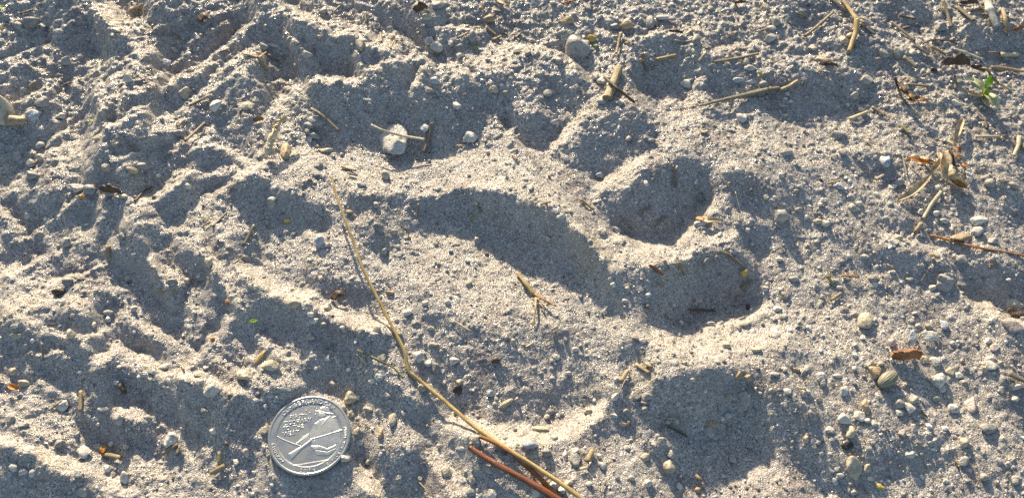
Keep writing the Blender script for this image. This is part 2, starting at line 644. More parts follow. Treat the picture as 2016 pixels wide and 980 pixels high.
STONE = {'w': (.60, .57, .51), 'c': (.48, .42, .32), 'g': (.30, .29, .27), 't': (.42, .31, .19), 'b': (.42, .45, .49),
         'p': (.56, .46, .41), 'd': (.085, .055, .035), 'k': (.02, .02, .02), 'o': (.55, .24, .06), 'y': (.58, .43, .10), 'q': (.38, .36, .33)}
WORD = {'w': 'white', 'c': 'cream', 'g': 'grey', 't': 'tan', 'b': 'pale bluish', 'p': 'pinkish', 'd': 'dark brown', 'k': 'black',
        'o': 'orange', 'y': 'yellow', 'q': 'light grey'}


def stone_material(key):
    t = NT('stone_' + WORD[key].replace(' ', '_'))
    c = STONE[key]
    oi = t.n('ShaderNodeObjectInfo')
    co = t.n('ShaderNodeTexCoord').outputs['Object']
    n1 = t.n('ShaderNodeTexNoise', i_Scale=420.0, i_Detail=6.0, i_Roughness=.65)
    t.l(co, n1.inputs['Vector'])
    n2 = t.n('ShaderNodeTexNoise', i_Scale=1600.0, i_Detail=3.0)
    t.l(co, n2.inputs['Vector'])
    col = t.ramp(n1.outputs[0], [(.30, tuple(x * .55 for x in c)), (.48, c), (.70, tuple(min(.85, x * 1.2 + .02) for x in c))])
    col = t.mix(.6, col, t.ramp(n2.outputs[0], [(.30, (.45, .40, .34)), (.45, (1, 1, 1))]), 'MULTIPLY')
    col = t.mix(1.0, col, t.ramp(oi.outputs['Random'], [(0, (.82, .80, .78)), (.5, (1, .99, .96)), (1, (1.08, 1.04, .98))]), 'MULTIPLY')
    t.l(col, t.b.inputs['Base Color'])
    t.b.inputs['Roughness'].default_value = .55
    hh = t.math('ADD', t.math('MULTIPLY', n1.outputs[0], 1.0), t.math('MULTIPLY', n2.outputs[0], .35))
    t.l(t.bump(hh, .0006, .8), t.b.inputs['Normal'])
    return t.m


def straw_material(name, c, dark=.5, rough=.5):
    t = NT(name)
    a = t.n('ShaderNodeAttribute', attribute_name='fib')
    mp = t.n('ShaderNodeMapping')
    mp.inputs['Scale'].default_value = (3.2, 3.2, .22)
    t.l(a.outputs['Vector'], mp.inputs[0])
    n1 = t.n('ShaderNodeTexNoise', i_Scale=1.0, i_Detail=4.0, i_Roughness=.6)
    t.l(mp.outputs[0], n1.inputs['Vector'])
    mp2 = t.n('ShaderNodeMapping')
    mp2.inputs['Scale'].default_value = (.6, .6, .30)
    t.l(a.outputs['Vector'], mp2.inputs[0])
    n2 = t.n('ShaderNodeTexNoise', i_Scale=1.0, i_Detail=3.0)
    t.l(mp2.outputs[0], n2.inputs['Vector'])
    col = t.ramp(n1.outputs[0], [(.30, tuple(x * dark for x in c)), (.5, c), (.72, tuple(min(.9, x * 1.35) for x in c))])
    col = t.mix(.75, col, t.ramp(n2.outputs[0], [(.32, (.45, .38, .33)), (.52, (1, 1, 1))]), 'MULTIPLY')
    t.l(col, t.b.inputs['Base Color'])
    t.b.inputs['Roughness'].default_value = rough
    t.l(t.bump(n1.outputs[0], .00025, .9), t.b.inputs['Normal'])
    return t.m


def leaf_material(name, c1, c2, rough=.5, trans=0.0):
    t = NT(name)
    co = t.n('ShaderNodeTexCoord').outputs['Object']
    n1 = t.n('ShaderNodeTexNoise', i_Scale=330.0, i_Detail=6.0, i_Roughness=.6)
    t.l(co, n1.inputs['Vector'])
    wv = t.n('ShaderNodeTexWave', i_Scale=420.0, i_Distortion=5.0)
    t.l(co, wv.inputs['Vector'])
    col = t.ramp(n1.outputs[0], [(.34, c1), (.62, c2)])
    t.l(col, t.b.inputs['Base Color'])
    t.b.inputs['Roughness'].default_value = rough
    hh = t.math('ADD', n1.outputs[0], t.math('MULTIPLY', wv.outputs['Fac'], .06))
    t.l(t.bump(hh, .0006, .8), t.b.inputs['Normal'])
    if trans > 0:
        tr = t.n('ShaderNodeBsdfTranslucent')
        t.l(t.mix(1.0, col, (1.5, 1.4, 1.0), 'MULTIPLY'), tr.inputs[0])
        mx = t.n('ShaderNodeMixShader')
        mx.inputs[0].default_value = trans
        out = t.t.nodes['Material Output']
        t.l(t.b.outputs[0], mx.inputs[1])
        t.l(tr.outputs[0], mx.inputs[2])
        t.l(mx.outputs[0], out.inputs[0])
    return t.m


M_SAND = sand_material()
M_GRAIN = grain_material()
M_ST = {k: stone_material(k) for k in STONE}
STRAW = {
    'gold': straw_material('golden_straw', (.50, .36, .15), .6, .38),
    'tan': straw_material('tan_straw', (.38, .29, .155), .5),
    'grey': straw_material('weathered_straw', (.25, .21, .145), .5),
    'cream': straw_material('bleached_straw', (.58, .50, .34), .6),
    'red': straw_material('red_needle', (.25, .085, .035), .6, .35),
    'orange': straw_material('orange_needle', (.36, .15, .05), .6, .35),
    'dark': straw_material('dark_twig', (.10, .075, .05), .5),
    'olive': straw_material('olive_stem', (.20, .19, .07), .6),
    'white': straw_material('whitish_stem', (.60, .56, .46), .6),
}
SWORD = {'gold': 'golden', 'tan': 'tan', 'grey': 'weathered grey', 'cream': 'cream', 'red': 'reddish brown', 'orange': 'orange brown',
         'dark': 'dark brown', 'olive': 'olive', 'white': 'whitish'}
M_BARK = leaf_material('bark_rust', (.14, .05, .02), (.38, .17, .065), .7)
M_LEAFD = leaf_material('dead_leaf_dark', (.035, .02, .012), (.13, .07, .04), .6)
M_LEAFB = leaf_material('dead_leaf_brown', (.11, .055, .022), (.42, .25, .11), .5, .25)
M_LEAFC = leaf_material('dead_leaf_pale', (.34, .25, .13), (.66, .55, .36), .5, .25)
M_LEAFO = leaf_material('dead_leaf_amber', (.30, .11, .015), (.62, .32, .05), .4, .35)
M_GREEN = leaf_material('fresh_green', (.19, .35, .03), (.36, .52, .09), .35, .5)
M_PALEG = leaf_material('faded_green', (.38, .42, .20), (.62, .64, .42), .5, .3)
M_SEEDH = leaf_material('seed_head', (.46, .35, .20), (.80, .68, .48), .6)

# ------------------------------------------------------------------ the sand sheet
FINE = 0.29


def axis(lo, hi, far):
    a = np.arange(lo, hi + FINE, FINE)
    out, s, x = [], FINE, 0.0
    while x < far:
        s *= 1.22
        x += s
        out.append(x)
    out = np.array(out)
    return np.r_[(lo - out)[::-1], a, a[-1] + out]


ax = axis(-205, 205, 3200)
ay = axis(-92, 132, 3200)
AX, AY = np.meshgrid(ax, ay)
inside = (np.abs(AX) < 234) & (AY > -134) & (AY < 184)
Z = np.where(inside, bil(H, np.clip(AX, GX[0], GX[-1]), np.clip(AY, GY[0], GY[-1])), 0)


def hsh(i, j, s):
    v = np.sin(i * 127.1 + j * 311.7 + s * 74.7) * 43758.5453
    return v - np.floor(v)


def cells(X, Y, size, seed, rad, amp, keep=1.0):
    ci = np.floor(X / size)
    cj = np.floor(Y / size)
    best = np.zeros_like(X)
    for di in (-1, 0, 1):
        for dj in (-1, 0, 1):
            i, j = ci + di, cj + dj
            qx = (i + hsh(i, j, seed)) * size
            qy = (j + hsh(i, j, seed + 1)) * size
            r = rad * (.6 + .6 * hsh(i, j, seed + 2))
            a = hsh(i, j, seed + 3)
            d2 = ((X - qx) ** 2 + (Y - qy) ** 2) / r ** 2
            hgt = np.sqrt(np.clip(1 - d2, 0, 1)) * (.35 + a) * amp * (hsh(i, j, seed + 4) < keep)
            best = np.maximum(best, hgt)
    return best


core = (np.abs(AX) < 215) & (AY > -105) & (AY < 145)
gx_, gy_ = AX[core], AY[core]
clump = np.clip(fnoise(XX.shape, STEP, 3, 18, 71, 1.0) * .5 + .05 + rough * .35, 0, 1)
gm_ = np.hypot(*np.gradient(g))
gm_ = np.fft.irfft2(np.fft.rfft2(gm_) * np.exp(-(kx ** 2 + ky ** 2) * 1.6 ** 2 / 2), g.shape)
gm_ = np.clip(gm_ / np.percentile(gm_, 97), 0, 1)
clump = np.clip(clump * (1 - .6 * np.clip(-g / .4, 0, 1)) + .75 * gm_ * np.clip(fnoise(XX.shape, STEP, 2, 12, 72, 1.0) * .5 + .5, 0, 1), 0, 1)
clump_g = bil(clump, gx_, gy_)
gr = cells(gx_, gy_, 3.0, 41, 1.25, .55, .45) * clump_g + cells(gx_, gy_, .60, 1, .42, .08) + cells(gx_, gy_, 1.6, 21, .75, .30, .30) * (.3 + clump_g)
cst = np.hypot(gx_ - cc[0], gy_ - cc[1])
gr *= np.clip((cst - COIN_R - .2) / .6, 0, 1)
Z[core] += gr
nx, ny = len(ax), len(ay)
ii = np.arange(nx * ny).reshape(ny, nx)
F = np.stack([ii[:-1, :-1], ii[:-1, 1:], ii[1:, 1:], ii[1:, :-1]], -1).reshape(-1, 4)
sand = link('ground', np_mesh('ground', np.c_[AX.ravel(), AY.ravel(), Z.ravel()], F, M_SAND))
tag(sand, 'pale grey sand with paw prints in low sun', kind='structure')
del AX, AY, Z, F, inside

# ------------------------------------------------------------------ loose grains lying on the sand (nobody could count them)
ICO_V, ICO_F = None, None


def ico(sub=0):
    p = (1 + 5 ** .5) / 2
    v = [(-1, p, 0), (1, p, 0), (-1, -p, 0), (1, -p, 0), (0, -1, p), (0, 1, p), (0, -1, -p), (0, 1, -p), (p, 0, -1), (p, 0, 1), (-p, 0, -1), (-p, 0, 1)]
    f = [(0, 11, 5), (0, 5, 1), (0, 1, 7), (0, 7, 10), (0, 10, 11), (1, 5, 9), (5, 11, 4), (11, 10, 2), (10, 7, 6), (7, 1, 8), (3, 9, 4), (3, 4, 2), (3, 2, 6), (3, 6, 8), (3, 8, 9), (4, 9, 5), (2, 4, 11), (6, 2, 10), (8, 6, 7), (9, 8, 1)]
    v = [tuple(np.array(q) / np.linalg.norm(q)) for q in v]
    for _ in range(sub):
        mid, nf = {}, []

        def md(a, b):
            k = (min(a, b), max(a, b))
            if k not in mid:
                q = np.array(v[a]) + np.array(v[b])
                v.append(tuple(q / np.linalg.norm(q)))
                mid[k] = len(v) - 1
            return mid[k]
        for a, b, c in f:
            ab, bc, ca = md(a, b), md(b, c), md(c, a)
            nf += [(a, ab, ca), (b, bc, ab), (c, ca, bc), (ab, bc, ca)]
        f = nf
    return np.array(v), np.array(f)


def rand_rot(n, r):
    q = r.standard_normal((n, 4))
    q /= np.linalg.norm(q, axis=1)[:, None]
    w, x, y, z = q.T
    return np.stack([1 - 2 * (y * y + z * z), 2 * (x * y - z * w), 2 * (x * z + y * w),
                     2 * (x * y + z * w), 1 - 2 * (x * x + z * z), 2 * (y * z - x * w),
                     2 * (x * z - y * w), 2 * (y * z + x * w), 1 - 2 * (x * x + y * y)], 1).reshape(n, 3, 3)


def scatter(n, smin, smax, power, seed, dens=None):
    """n random places seen by the camera, with sizes"""
    r = np.random.default_rng(seed)
    out = []
    got = 0
    while got < n:
        x = r.uniform(-205, 205, n)
        y = r.uniform(-92, 132, n)
        px, py, _ = pix(x, y, bil(H, x, y))
        k = (px > -60) & (px < 2076) & (py > -60) & (py < 1040) & (np.hypot(x - cc[0], y - cc[1]) > COIN_R + .5)
        if dens is not None:
            k &= r.uniform(size=n) < dens(px, py)
        out.append(np.c_[x[k], y[k]])
        got += k.sum()
    q = np.concatenate(out)[:n]
    u = r.uniform(size=n)
    s = (smin ** (1 - power) + u * (smax ** (1 - power) - smin ** (1 - power))) ** (1 / (1 - power))
    return q, s, r


def rocky(px, py):
    return .25 + .55 / (1 + np.exp(-(px - 1450) / 120.0)) + .35 / (1 + np.exp(-(170 - py) / 50.0)) + .2 * (py > 850)


def grains(name, n, smin, smax, power, seed, sub, dens, label, tint_pow=1.0):
    V, Fc = ico(sub)
    q, s, r = scatter(n, smin, smax, power, seed, dens)
    R = rand_rot(n, r)
    sc = r.uniform(.6, 1.15, (n, 3))
    vv = V[None] * (1 + r.uniform(-.24, .24, (n, len(V), 1))) * sc[:, None, :]
    vv = np.einsum('nij,nkj->nki', R, vv) * (s[:, None, None] * .5)
    vv[..., 2] *= .8
    z = bil(H, q[:, 0], q[:, 1])
    vv += np.c_[q, z + s * r.uniform(.0, .26, n) + .04][:, None, :]
    ff = (Fc[None] + (np.arange(n) * len(V))[:, None, None]).reshape(-1, 3)
    me = np_mesh(name, vv.reshape(-1, 3), ff, M_GRAIN, smooth=False)
    fattr(me, 'tint', np.repeat(r.uniform(0, 1, n) ** tint_pow, len(V)))
    fattr(me, 'gloss', np.repeat(r.uniform(0, 1, n), len(V)))
    return tag(link(name, me), label, kind='stuff')


grains('sand_grains', 60000, .26, .70, 2.6, 31, 0, None, 'loose quartz grains strewn over the whole sand surface')
grains('gravel', 3400, .8, 1.9, 3.2, 32, 1, rocky, 'coarse bits of shell grit and gravel too many to count', .62)

# ------------------------------------------------------------------ stones and shell chips
V3, F3 = ico(3)
V4, F4 = ico(4)
THINGS = []           # (px, py) of the things, for the labels


def stone_mesh(a, b, c, seed, mat, craggy=0.0, big=False, flat=False):
    """an angular, worn stone with half axes a, b, c mm"""
    r = np.random.default_rng(seed)
    V, Fc = (V4, F4) if big else (V3, F3)
    n = r.standard_normal((13, 3))
    n /= np.linalg.norm(n, axis=1)[:, None]
    h = r.uniform(.72, 1.08, 13)
    dots = np.clip(V @ n.T, 0, None) / h
    p = 7.0 if not flat else 12.0
    rad = ((dots ** p).sum(1) + 1e-6) ** (-1 / p)
    rad = np.clip(rad, .5, 1.35)
    if craggy:
        for k in range(26 if big else 14):
            q = r.standard_normal(3)
            q /= np.linalg.norm(q)
            w = r.uniform(.12, .42)
            dd = np.linalg.norm(V - q, axis=1)
            rad += craggy * r.uniform(-1.1, .7) * np.exp(-(dd / w) ** 2)
    rad = rad / np.sqrt((rad ** 2).mean()) * 1.04
    v = V * rad[:, None] * np.array([a, b, c])
    me = np_mesh('stone', v, Fc, mat)
    return me


def put(o, px, py, dz, rz=0.0, tilt=0.0, tdir=0.0):
    p = P(px, py, dz)
    o.location = Vector(p * MM)
    x, y = p[0], p[1]
    e = 1.6
    nx_ = -(gz(x + e, y) - gz(x - e, y)) / (2 * e)
    ny_ = -(gz(x, y + e) - gz(x, y - e)) / (2 * e)
    nrm = Vector((nx_ * .7, ny_ * .7, 1)).normalized()
    q = Vector((0, 0, 1)).rotation_difference(nrm).to_matrix().to_4x4()
    m = q @ Matrix.Rotation(rz, 4, 'Z') @ Matrix.Rotation(tilt, 4, Vector((math.cos(tdir), math.sin(tdir), 0)))
    o.rotation_euler = m.to_euler()
    return p


# landmarks that the labels of small things lean on
MARKS = [(607, 856, 'the coin'), (780, 278, 'the big white stone'), (222, 377, 'the brown bark chip among the small hollows'),
         (1945, 175, 'the green sprout'), (1782, 693, 'the rust coloured bark chip'), (1748, 747, 'the ribbed olive seed'),
         (540, 270, 'the curled seed head'), (1132, 92, 'the big grey stone'), (1857, 552, 'the ribbed shell'),
         (8, 218, 'the large cream stone'), (1460, 195, 'the long weathered straw'), (1678, 40, 'the forked golden stem'),
         (1865, 320, 'the curled pale leaf'), (1875, 120, 'the dark curled leaf'), (1790, 185, 'the torn brown leaf'),
         (1060, 585, 'the forked straw scrap in the large paw hollow'), (1000, 900, 'the reddish needles'),
         (675, 420, 'the upper end of the golden stalk'), (740, 590, 'the middle of the golden stalk'), (805, 732, 'the kink of the golden stalk'),
         (1000, 450, 'the shaded rim of the large paw hollow'), (1290, 400, 'the upper toe hollow'), (1390, 560, 'the middle toe hollow'),
         (1400, 810, 'the lowest toe hollow'), (1210, 160, 'the two crossed sticks'), (1930, 482, 'the thin orange needle'),
         (508, 115, 'the Y shaped scrap'), (850, 88, 'the two lobed white shell'), (835, 22, 'the dark bark chip by the far edge'),
         (425, 315, 'the small pointed toe hollow'), (270, 520, 'the ridges of the smaller track'), (250, 760, 'the long shaded hollow before the coin'),
         (90, 680, 'the shaded hollow by the near side'), (1650, 180, 'the broad shaded dip'), (60, 50, 'the far corner by the track'),
         (380, 110, 'the pair of slanting ridges'), (1780, 345, 'the drooping leaf blade'), (1370, 25, 'the far edge'),
         (1640, 930, 'the near edge'), (1600, 340, 'the open sand by the toes'), (1600, 620, 'the open sand beyond the toe hollows'),
         (1990, 240, 'the frame edge by the sprout'), (1985, 640, 'the tan stone by the frame edge'), (1970, 900, 'the near corner'),
         (250, 960, 'the near edge by the smaller track'), (1200, 940, 'the near edge by the needles')]
used = {}


def where(px, py):
    ds = sorted((math.hypot(px - x, py - y), x, y, n) for x, y, n in MARKS)
    d0, x0, y0, n0 = ds[0]
    if d0 < 34:
        rel = 'right beside'
    elif d0 < 85:
        rel = 'close to'
    else:
        rel = 'well away from'
    # the landmark it leans towards, seen from the first one
    best = None
    for d, x, y, n in ds[1:7]:
        a = (px - x0) * (x - x0) + (py - y0) * (y - y0)
        a /= (math.hypot(px - x0, py - y0) + 1) * math.hypot(x - x0, y - y0)
        k = a - d / 900.0
        if best is None or k > best[0]:
            best = (k, n)
    return rel + ' ' + n0, best[1]


def auto_label(head, px, py):
    a, b = where(px, py)
    lab = head + ' ' + a
    if len(lab.split()) > 16:
        lab = ' '.join(lab.split()[:16])
    b2 = lab + ', towards ' + b
    for cand in (lab, b2 if len(b2.split()) <= 16 else None):
        if cand and cand not in used:
            used[cand] = 1
            return cand
    base = lab if len(lab.split()) <= 13 else head + ' near ' + ' '.join(a.split()[2:])
    for w in ('flatter', 'rounder', 'paler', 'duller', 'lower', 'farther', 'smaller', 'larger', 'nearer', 'rougher', 'smoother'):
        cand = w + ' ' + base
        if cand not in used:
            used[cand] = 1
            return cand
    return base


TOFF = {1: (0, 0), 2: (504, 0), 3: (1008, 0), 4: (1512, 0), 5: (0, 490), 6: (504, 490), 7: (1008, 490), 8: (1512, 490)}

# x y w h colour[+kind]; kinds: s shell chip, f flat chip, r craggy, default worn pebble
PEB = {
1: """120 90 56 44 g;75 105 34 28 q;258 240 34 32 q;725 368 44 34 c;845 418 48 32 w;965 420 70 30 cs;390 545 45 30 cf;422 655 32 42 c;518 672 34 27 c;
560 652 44 22 g;622 692 20 18 w;300 740 50 30 wf;350 748 40 32 g;320 775 28 14 o;107 848 17 25 wf;505 312 34 30 w;462 122 30 22 c;835 60 24 18 w;160 620 34 22 c;
70 615 34 30 q;125 690 36 34 g;195 320 28 18 w;240 460 30 22 w;8 570 24 20 b;685 195 28 18 q;700 525 30 30 g;737 735 24 20 w;162 405 44 40 q;132 455 50 48 bs;
55 478 78 40 t;160 570 34 24 q;125 645 32 30 g;165 108 24 28 g;265 955 30 40 q;490 775 26 18 c;340 885 20 12 w;480 930 26 20 q;655 250 34 34 bs""",
2: """675 68 34 24 cf;720 20 40 40 gf;915 75 45 24 t;852 145 26 44 g;800 222 22 24 w;410 180 36 36 c;203 215 30 28 q;65 178 36 11 wf;30 182 30 22 q;
703 318 30 32 b;677 355 28 22 q;790 418 28 32 w;940 352 32 24 c;985 368 28 18 g;663 505 26 42 bs;845 545 58 40 ws;912 602 14 14 w;62 802 34 36 q;212 498 34 28 g;
232 535 38 22 q;205 522 26 20 g;212 548 18 22 wf;240 478 66 40 gf;275 595 46 18 c;117 595 30 76 t;870 944 24 22 q;480 895 32 26 g;248 950 40 34 b;510 690 32 32 c;
245 650 26 26 g;50 345 22 20 q;265 44 34 26 q;545 25 22 26 g;450 420 20 34 g;838 66 20 22 g;770 172 18 26 q;125 870 26 14 y;475 805 24 20 q;368 835 22 16 t;
415 725 34 20 q;250 148 20 18 q;720 745 18 14 w;546 912 24 18 q""",
3: """445 102 44 36 tf;408 105 28 24 g;220 85 46 24 t;312 155 26 30 y;545 85 36 45 g;590 70 40 20 wf;352 320 34 30 w;330 305 26 30 g;168 482 30 18 w;
30 190 40 24 wf;60 205 30 28 g;940 268 36 24 w;888 316 34 22 b;945 322 34 16 wf;990 330 30 26 g;900 460 34 36 w;885 210 24 16 w;527 722 18 24 w;360 912 34 22 ws;
413 905 40 26 w;745 880 40 22 w;740 775 28 24 g;141 940 18 16 w;421 505 12 20 b;545 620 24 18 q;185 240 30 28 g;75 740 24 20 q;358 400 36 26 q;425 404 36 12 w;
552 552 26 16 q;690 335 40 26 w;725 165 30 30 g;920 245 34 30 c;780 35 26 22 q;890 670 24 16 w;295 30 24 20 q;640 830 14 14 w;760 520 26 14 c;1000 25 24 26 c;
160 12 24 18 q;820 925 18 18 w;460 545 24 18 q;140 365 30 26 g;340 690 26 22 b;230 830 16 18 w;500 858 22 18 q;455 745 22 20 b""",
4: """12 150 36 28 w;15 110 30 18 w;315 105 28 18 wf;455 215 34 34 g;515 210 36 32 g;650 272 26 18 k;385 318 44 34 q;340 380 26 26 q;275 530 50 30 q;
460 635 42 42 b;520 720 32 24 q;285 735 28 26 b;50 850 50 38 q;195 870 24 22 c;228 880 28 28 w;825 870 62 28 w;665 842 26 18 w;690 868 30 20 w;825 912 36 32 w;
765 935 62 30 t;500 955 34 20 w;515 935 26 18 c;878 722 32 36 q;330 820 30 24 q;360 800 22 20 w;215 240 50 30 tf;740 408 30 22 w;55 415 30 16 cf;680 110 42 28 g;
30 90 34 36 g;930 5 40 14 g;320 140 26 18 c;300 160 30 22 c;490 735 26 24 w;670 740 22 24 w;600 832 26 20 w;120 825 26 18 q;150 855 16 14 w;205 805 14 14 w;
54 690 22 16 w;175 190 34 22 c;570 205 26 18 w;885 950 30 24 q;965 730 34 28 q;65 600 44 26 q;290 600 30 26 q;465 610 44 26 q;365 430 26 16 w;210 745 14 14 w;430 765 18 16 w""",
5: """320 113 40 20 cs;270 128 34 30 g;235 165 44 28 d;425 248 30 22 q;280 338 34 40 c;822 50 30 38 c;740 128 26 20 q;790 112 60 30 g;895 210 16 20 o;
838 355 20 18 o;845 185 14 10 w;65 340 50 18 cs;55 305 22 18 w;130 362 14 14 w;98 528 42 30 c;50 482 28 30 c;248 612 42 38 wf;468 465 18 14 w;645 465 44 22 w;605 485 30 18 w;
785 495 44 20 c;955 495 52 40 cr;835 545 54 60 wr;455 525 24 18 w;315 485 22 12 w;465 670 40 38 q;668 755 44 48 wr;585 665 26 26 q;840 718 24 18 w;235 765 36 22 g;
330 795 52 42 ws;385 775 32 22 p;437 765 22 20 w;490 898 38 36 w;305 885 24 30 w;320 955 38 34 q;55 862 28 28 w;88 875 36 26 w;130 880 24 24 w;930 838 24 26 w;968 800 22 30 p;
890 870 16 14 w;495 778 24 16 c;525 235 26 18 p;410 630 34 14 w;420 858 26 12 w;95 692 34 20 q;42 668 28 26 q;385 690 18 12 w;595 525 16 34 q;585 570 36 14 g;680 130 34 30 g;
720 140 20 16 w;505 115 20 22 c;1000 880 18 14 w;370 300 16 20 w;805 640 30 26 g;720 705 18 12 w""",
6: """152 215 46 36 c;283 228 26 56 c;215 258 26 18 w;228 285 34 20 w;342 310 20 14 w;212 345 30 26 q;498 430 22 24 g;595 250 28 24 w;640 425 34 40 w;
710 465 36 34 g;680 450 30 26 w;700 378 30 18 c;658 548 30 30 c;485 508 38 26 bs;455 520 28 16 w;418 330 30 28 g;480 320 28 28 g;370 590 46 38 cr;370 648 22 26 c;345 625 30 22 c;
350 822 46 34 w;540 670 30 40 c;440 628 34 18 c;490 725 24 32 t;600 790 24 20 w;720 775 16 14 w;740 528 20 20 q;800 785 40 14 wf;780 440 32 24 w;870 755 30 38 g;885 805 24 22 g;
915 870 34 22 q;850 905 26 28 q;750 875 42 30 c;925 960 38 34 ws;30 780 14 22 w;30 715 24 24 c;525 172 28 16 t;925 570 24 24 b;940 440 30 18 d;790 555 28 30 d;560 328 30 18 c;
255 118 20 20 c;505 10 30 26 q;665 215 24 16 p;835 135 26 20 c;755 208 20 16 w;340 310 16 12 w;60 460 60 34 c;300 530 30 22 q;365 475 18 16 w;565 905 22 30 q;580 648 18 20 w;
395 718 26 26 c;410 760 24 22 w;440 840 22 18 c;690 310 26 12 c;800 525 20 22 c;270 300 22 20 g;360 430 22 40 g;518 575 26 18 g;850 958 30 26 q;400 585 18 16 w""",
7: """842 380 34 28 c;922 295 38 15 c;785 295 30 15 w;480 345 44 26 ps;520 360 36 16 p;735 195 26 24 q;765 55 28 28 g;805 40 20 24 g;170 422 28 24 ws;
222 488 20 14 w;855 580 32 18 c;895 497 28 22 t;930 503 30 20 t;778 463 22 26 g;690 590 24 28 q;655 608 18 20 w;850 650 26 22 b;775 718 36 36 q;780 690 36 22 t;800 740 26 18 q;
530 578 34 30 q;528 603 34 24 g;490 578 30 30 g;522 630 26 24 g;455 645 28 24 g;405 582 28 26 w;403 655 28 18 w;612 680 20 18 q;648 678 18 18 q;590 757 32 22 q;625 805 28 28 q;
620 860 50 44 cr;525 820 38 24 c;535 925 28 24 w;657 930 20 28 w;70 768 60 36 b;135 800 36 28 g;210 805 18 24 w;248 795 32 24 w;352 850 30 28 w;250 830 46 40 gf;165 930 34 36 wr;
195 950 30 28 w;95 960 40 36 w;225 918 30 18 p;315 690 20 20 q;135 662 22 18 w;250 395 26 14 w;920 585 50 46 qf;730 945 20 20 t;440 690 34 24 c;665 290 20 22 w;300 925 26 18 w;
5 370 20 24 q;760 560 14 14 w;830 668 18 16 w;960 395 42 22 c;455 155 22 18 q;400 140 20 18 w;445 205 22 16 q;680 450 20 16 c;490 552 26 12 cf;712 515 20 16 c;870 825 32 24 q;
940 775 24 20 q;165 740 30 22 w;1000 155 20 20 w;960 547 14 12 w;345 815 18 16 w;150 935 16 16 c;470 900 22 20 w;20 595 20 20 q;560 770 20 14 w;930 230 20 20 d;300 640 34 20 c""",
8: """718 105 24 16 c;970 220 58 42 cf;965 302 70 40 pf;385 288 60 56 cf;28 335 36 46 ws;488 368 34 28 p;670 520 52 50 wr;688 552 30 22 w;656 440 36 34 w;
615 438 34 28 cs;570 432 18 22 q;490 440 16 18 w;717 485 36 28 cf;882 458 38 32 w;850 470 24 22 c;875 432 28 18 w;868 362 26 18 w;890 390 26 22 p;212 505 36 32 wf;218 530 24 22 q;
295 555 30 30 w;140 570 28 26 q;30 492 32 16 w;108 475 28 16 t;275 497 30 15 w;345 418 18 22 w;298 670 50 36 w;360 660 44 28 w;245 710 30 26 w;325 725 34 40 cr;380 610 28 28 t;
388 632 20 26 t;335 870 48 72 cf;560 805 40 22 w;770 838 34 30 w;735 630 36 32 w;800 612 34 50 p;870 705 62 34 g;768 760 34 34 c;315 768 36 26 k;175 655 26 32 q;285 890 26 18 w;
265 915 20 24 b;575 705 24 26 p;530 725 26 30 q;575 588 34 28 q;560 625 40 30 w;515 610 36 40 q;518 645 30 20 w;418 685 22 24 w;390 860 26 26 c;265 742 16 14 w;148 750 24 22 c;
100 118 32 20 q;62 180 26 24 c;415 118 26 22 q;635 305 30 18 c;760 40 36 30 q;770 145 38 26 g;885 40 18 20 g;300 240 30 28 q;975 540 30 26 w;440 935 30 18 y;405 905 20 18 w;
420 485 38 40 t;405 455 26 22 c;445 450 22 18 c;340 470 20 16 w;400 785 22 18 q;155 560 22 16 w;75 560 24 20 w;15 555 20 16 q;390 675 20 20 w;850 900 30 24 q;970 910 30 26 q;
945 120 18 14 w;915 450 24 18 q;750 495 30 20 w;590 300 24 14 w;270 130 30 26 q;280 152 26 14 w;50 160 18 16 w;45 40 24 18 w;380 30 34 18 w;690 300 26 44 bs;975 590 26 18 w;
660 590 22 18 q;35 235 26 20 w;340 955 30 20 q;700 915 24 18 w;560 120 26 16 g;650 155 24 22 w"""}


def shell_mesh(a, b, seed, mat, curve=.35, th=.28, ribs=0):
    """an irregular curved chip with real thickness, half axes a, b mm"""
    r = np.random.default_rng(seed)
    nr, na = 7, 40
    ang = np.linspace(0, 2 * np.pi, na, endpoint=False)
    k = r.integers(5, 8)
    cn = np.sort(r.uniform(0, 2 * np.pi, k))
    hh = r.uniform(.68, 1.0, k)
    d = np.cos(ang[:, None] - cn[None]) / hh
    rad = 1 / np.maximum(d.max(1), .62)
    rad = np.clip(rad, .5, 1.3)
    rad = rad / rad.mean()
    rad += .04 * np.sin(ang * 9 + r.uniform(0, 6))
    top, bot = [], []
    for i in range(nr + 1):
        t = i / nr
        x = a * rad * t * np.cos(ang)
        y = b * rad * t * np.sin(ang)
        R = max(a, b)
        z = curve * R * (1 - (x / (1.25 * R)) ** 2 - (y / (1.1 * R)) ** 2 - .3 * x * y / R / R)
        z = z + .05 * R * np.sin(x / R * 5 + r.uniform(0, .2)) * np.cos(y / R * 4)
        if ribs:
            z = z + .10 * R * np.sin(y / R * ribs) * min(1, t * 2)
        e = th * (.5 if i == nr else 1.0)
        top.append(np.c_[x, y, z + e / 2])
        bot.append(np.c_[x, y, z - e / 2])
    v = np.concatenate(top + bot)
    n1 = (nr + 1) * na
    f = []
    for i in range(nr):
        for j in range(na):
            j2 = (j + 1) % na
            f.append((i * na + j, (i + 1) * na + j, (i + 1) * na + j2, i * na + j2))
            f.append((n1 + i * na + j2, n1 + (i + 1) * na + j2, n1 + (i + 1) * na + j, n1 + i * na + j))
    for j in range(na):
        j2 = (j + 1) % na
        f.append((nr * na + j, n1 + nr * na + j, n1 + nr * na + j2, nr * na + j2))
    return np_mesh('shell', v, f, mat)


def size_word(w, h):
    m = max(w, h)
    return 'tiny' if m < 20 else 'small' if m < 32 else '' if m < 50 else 'large'


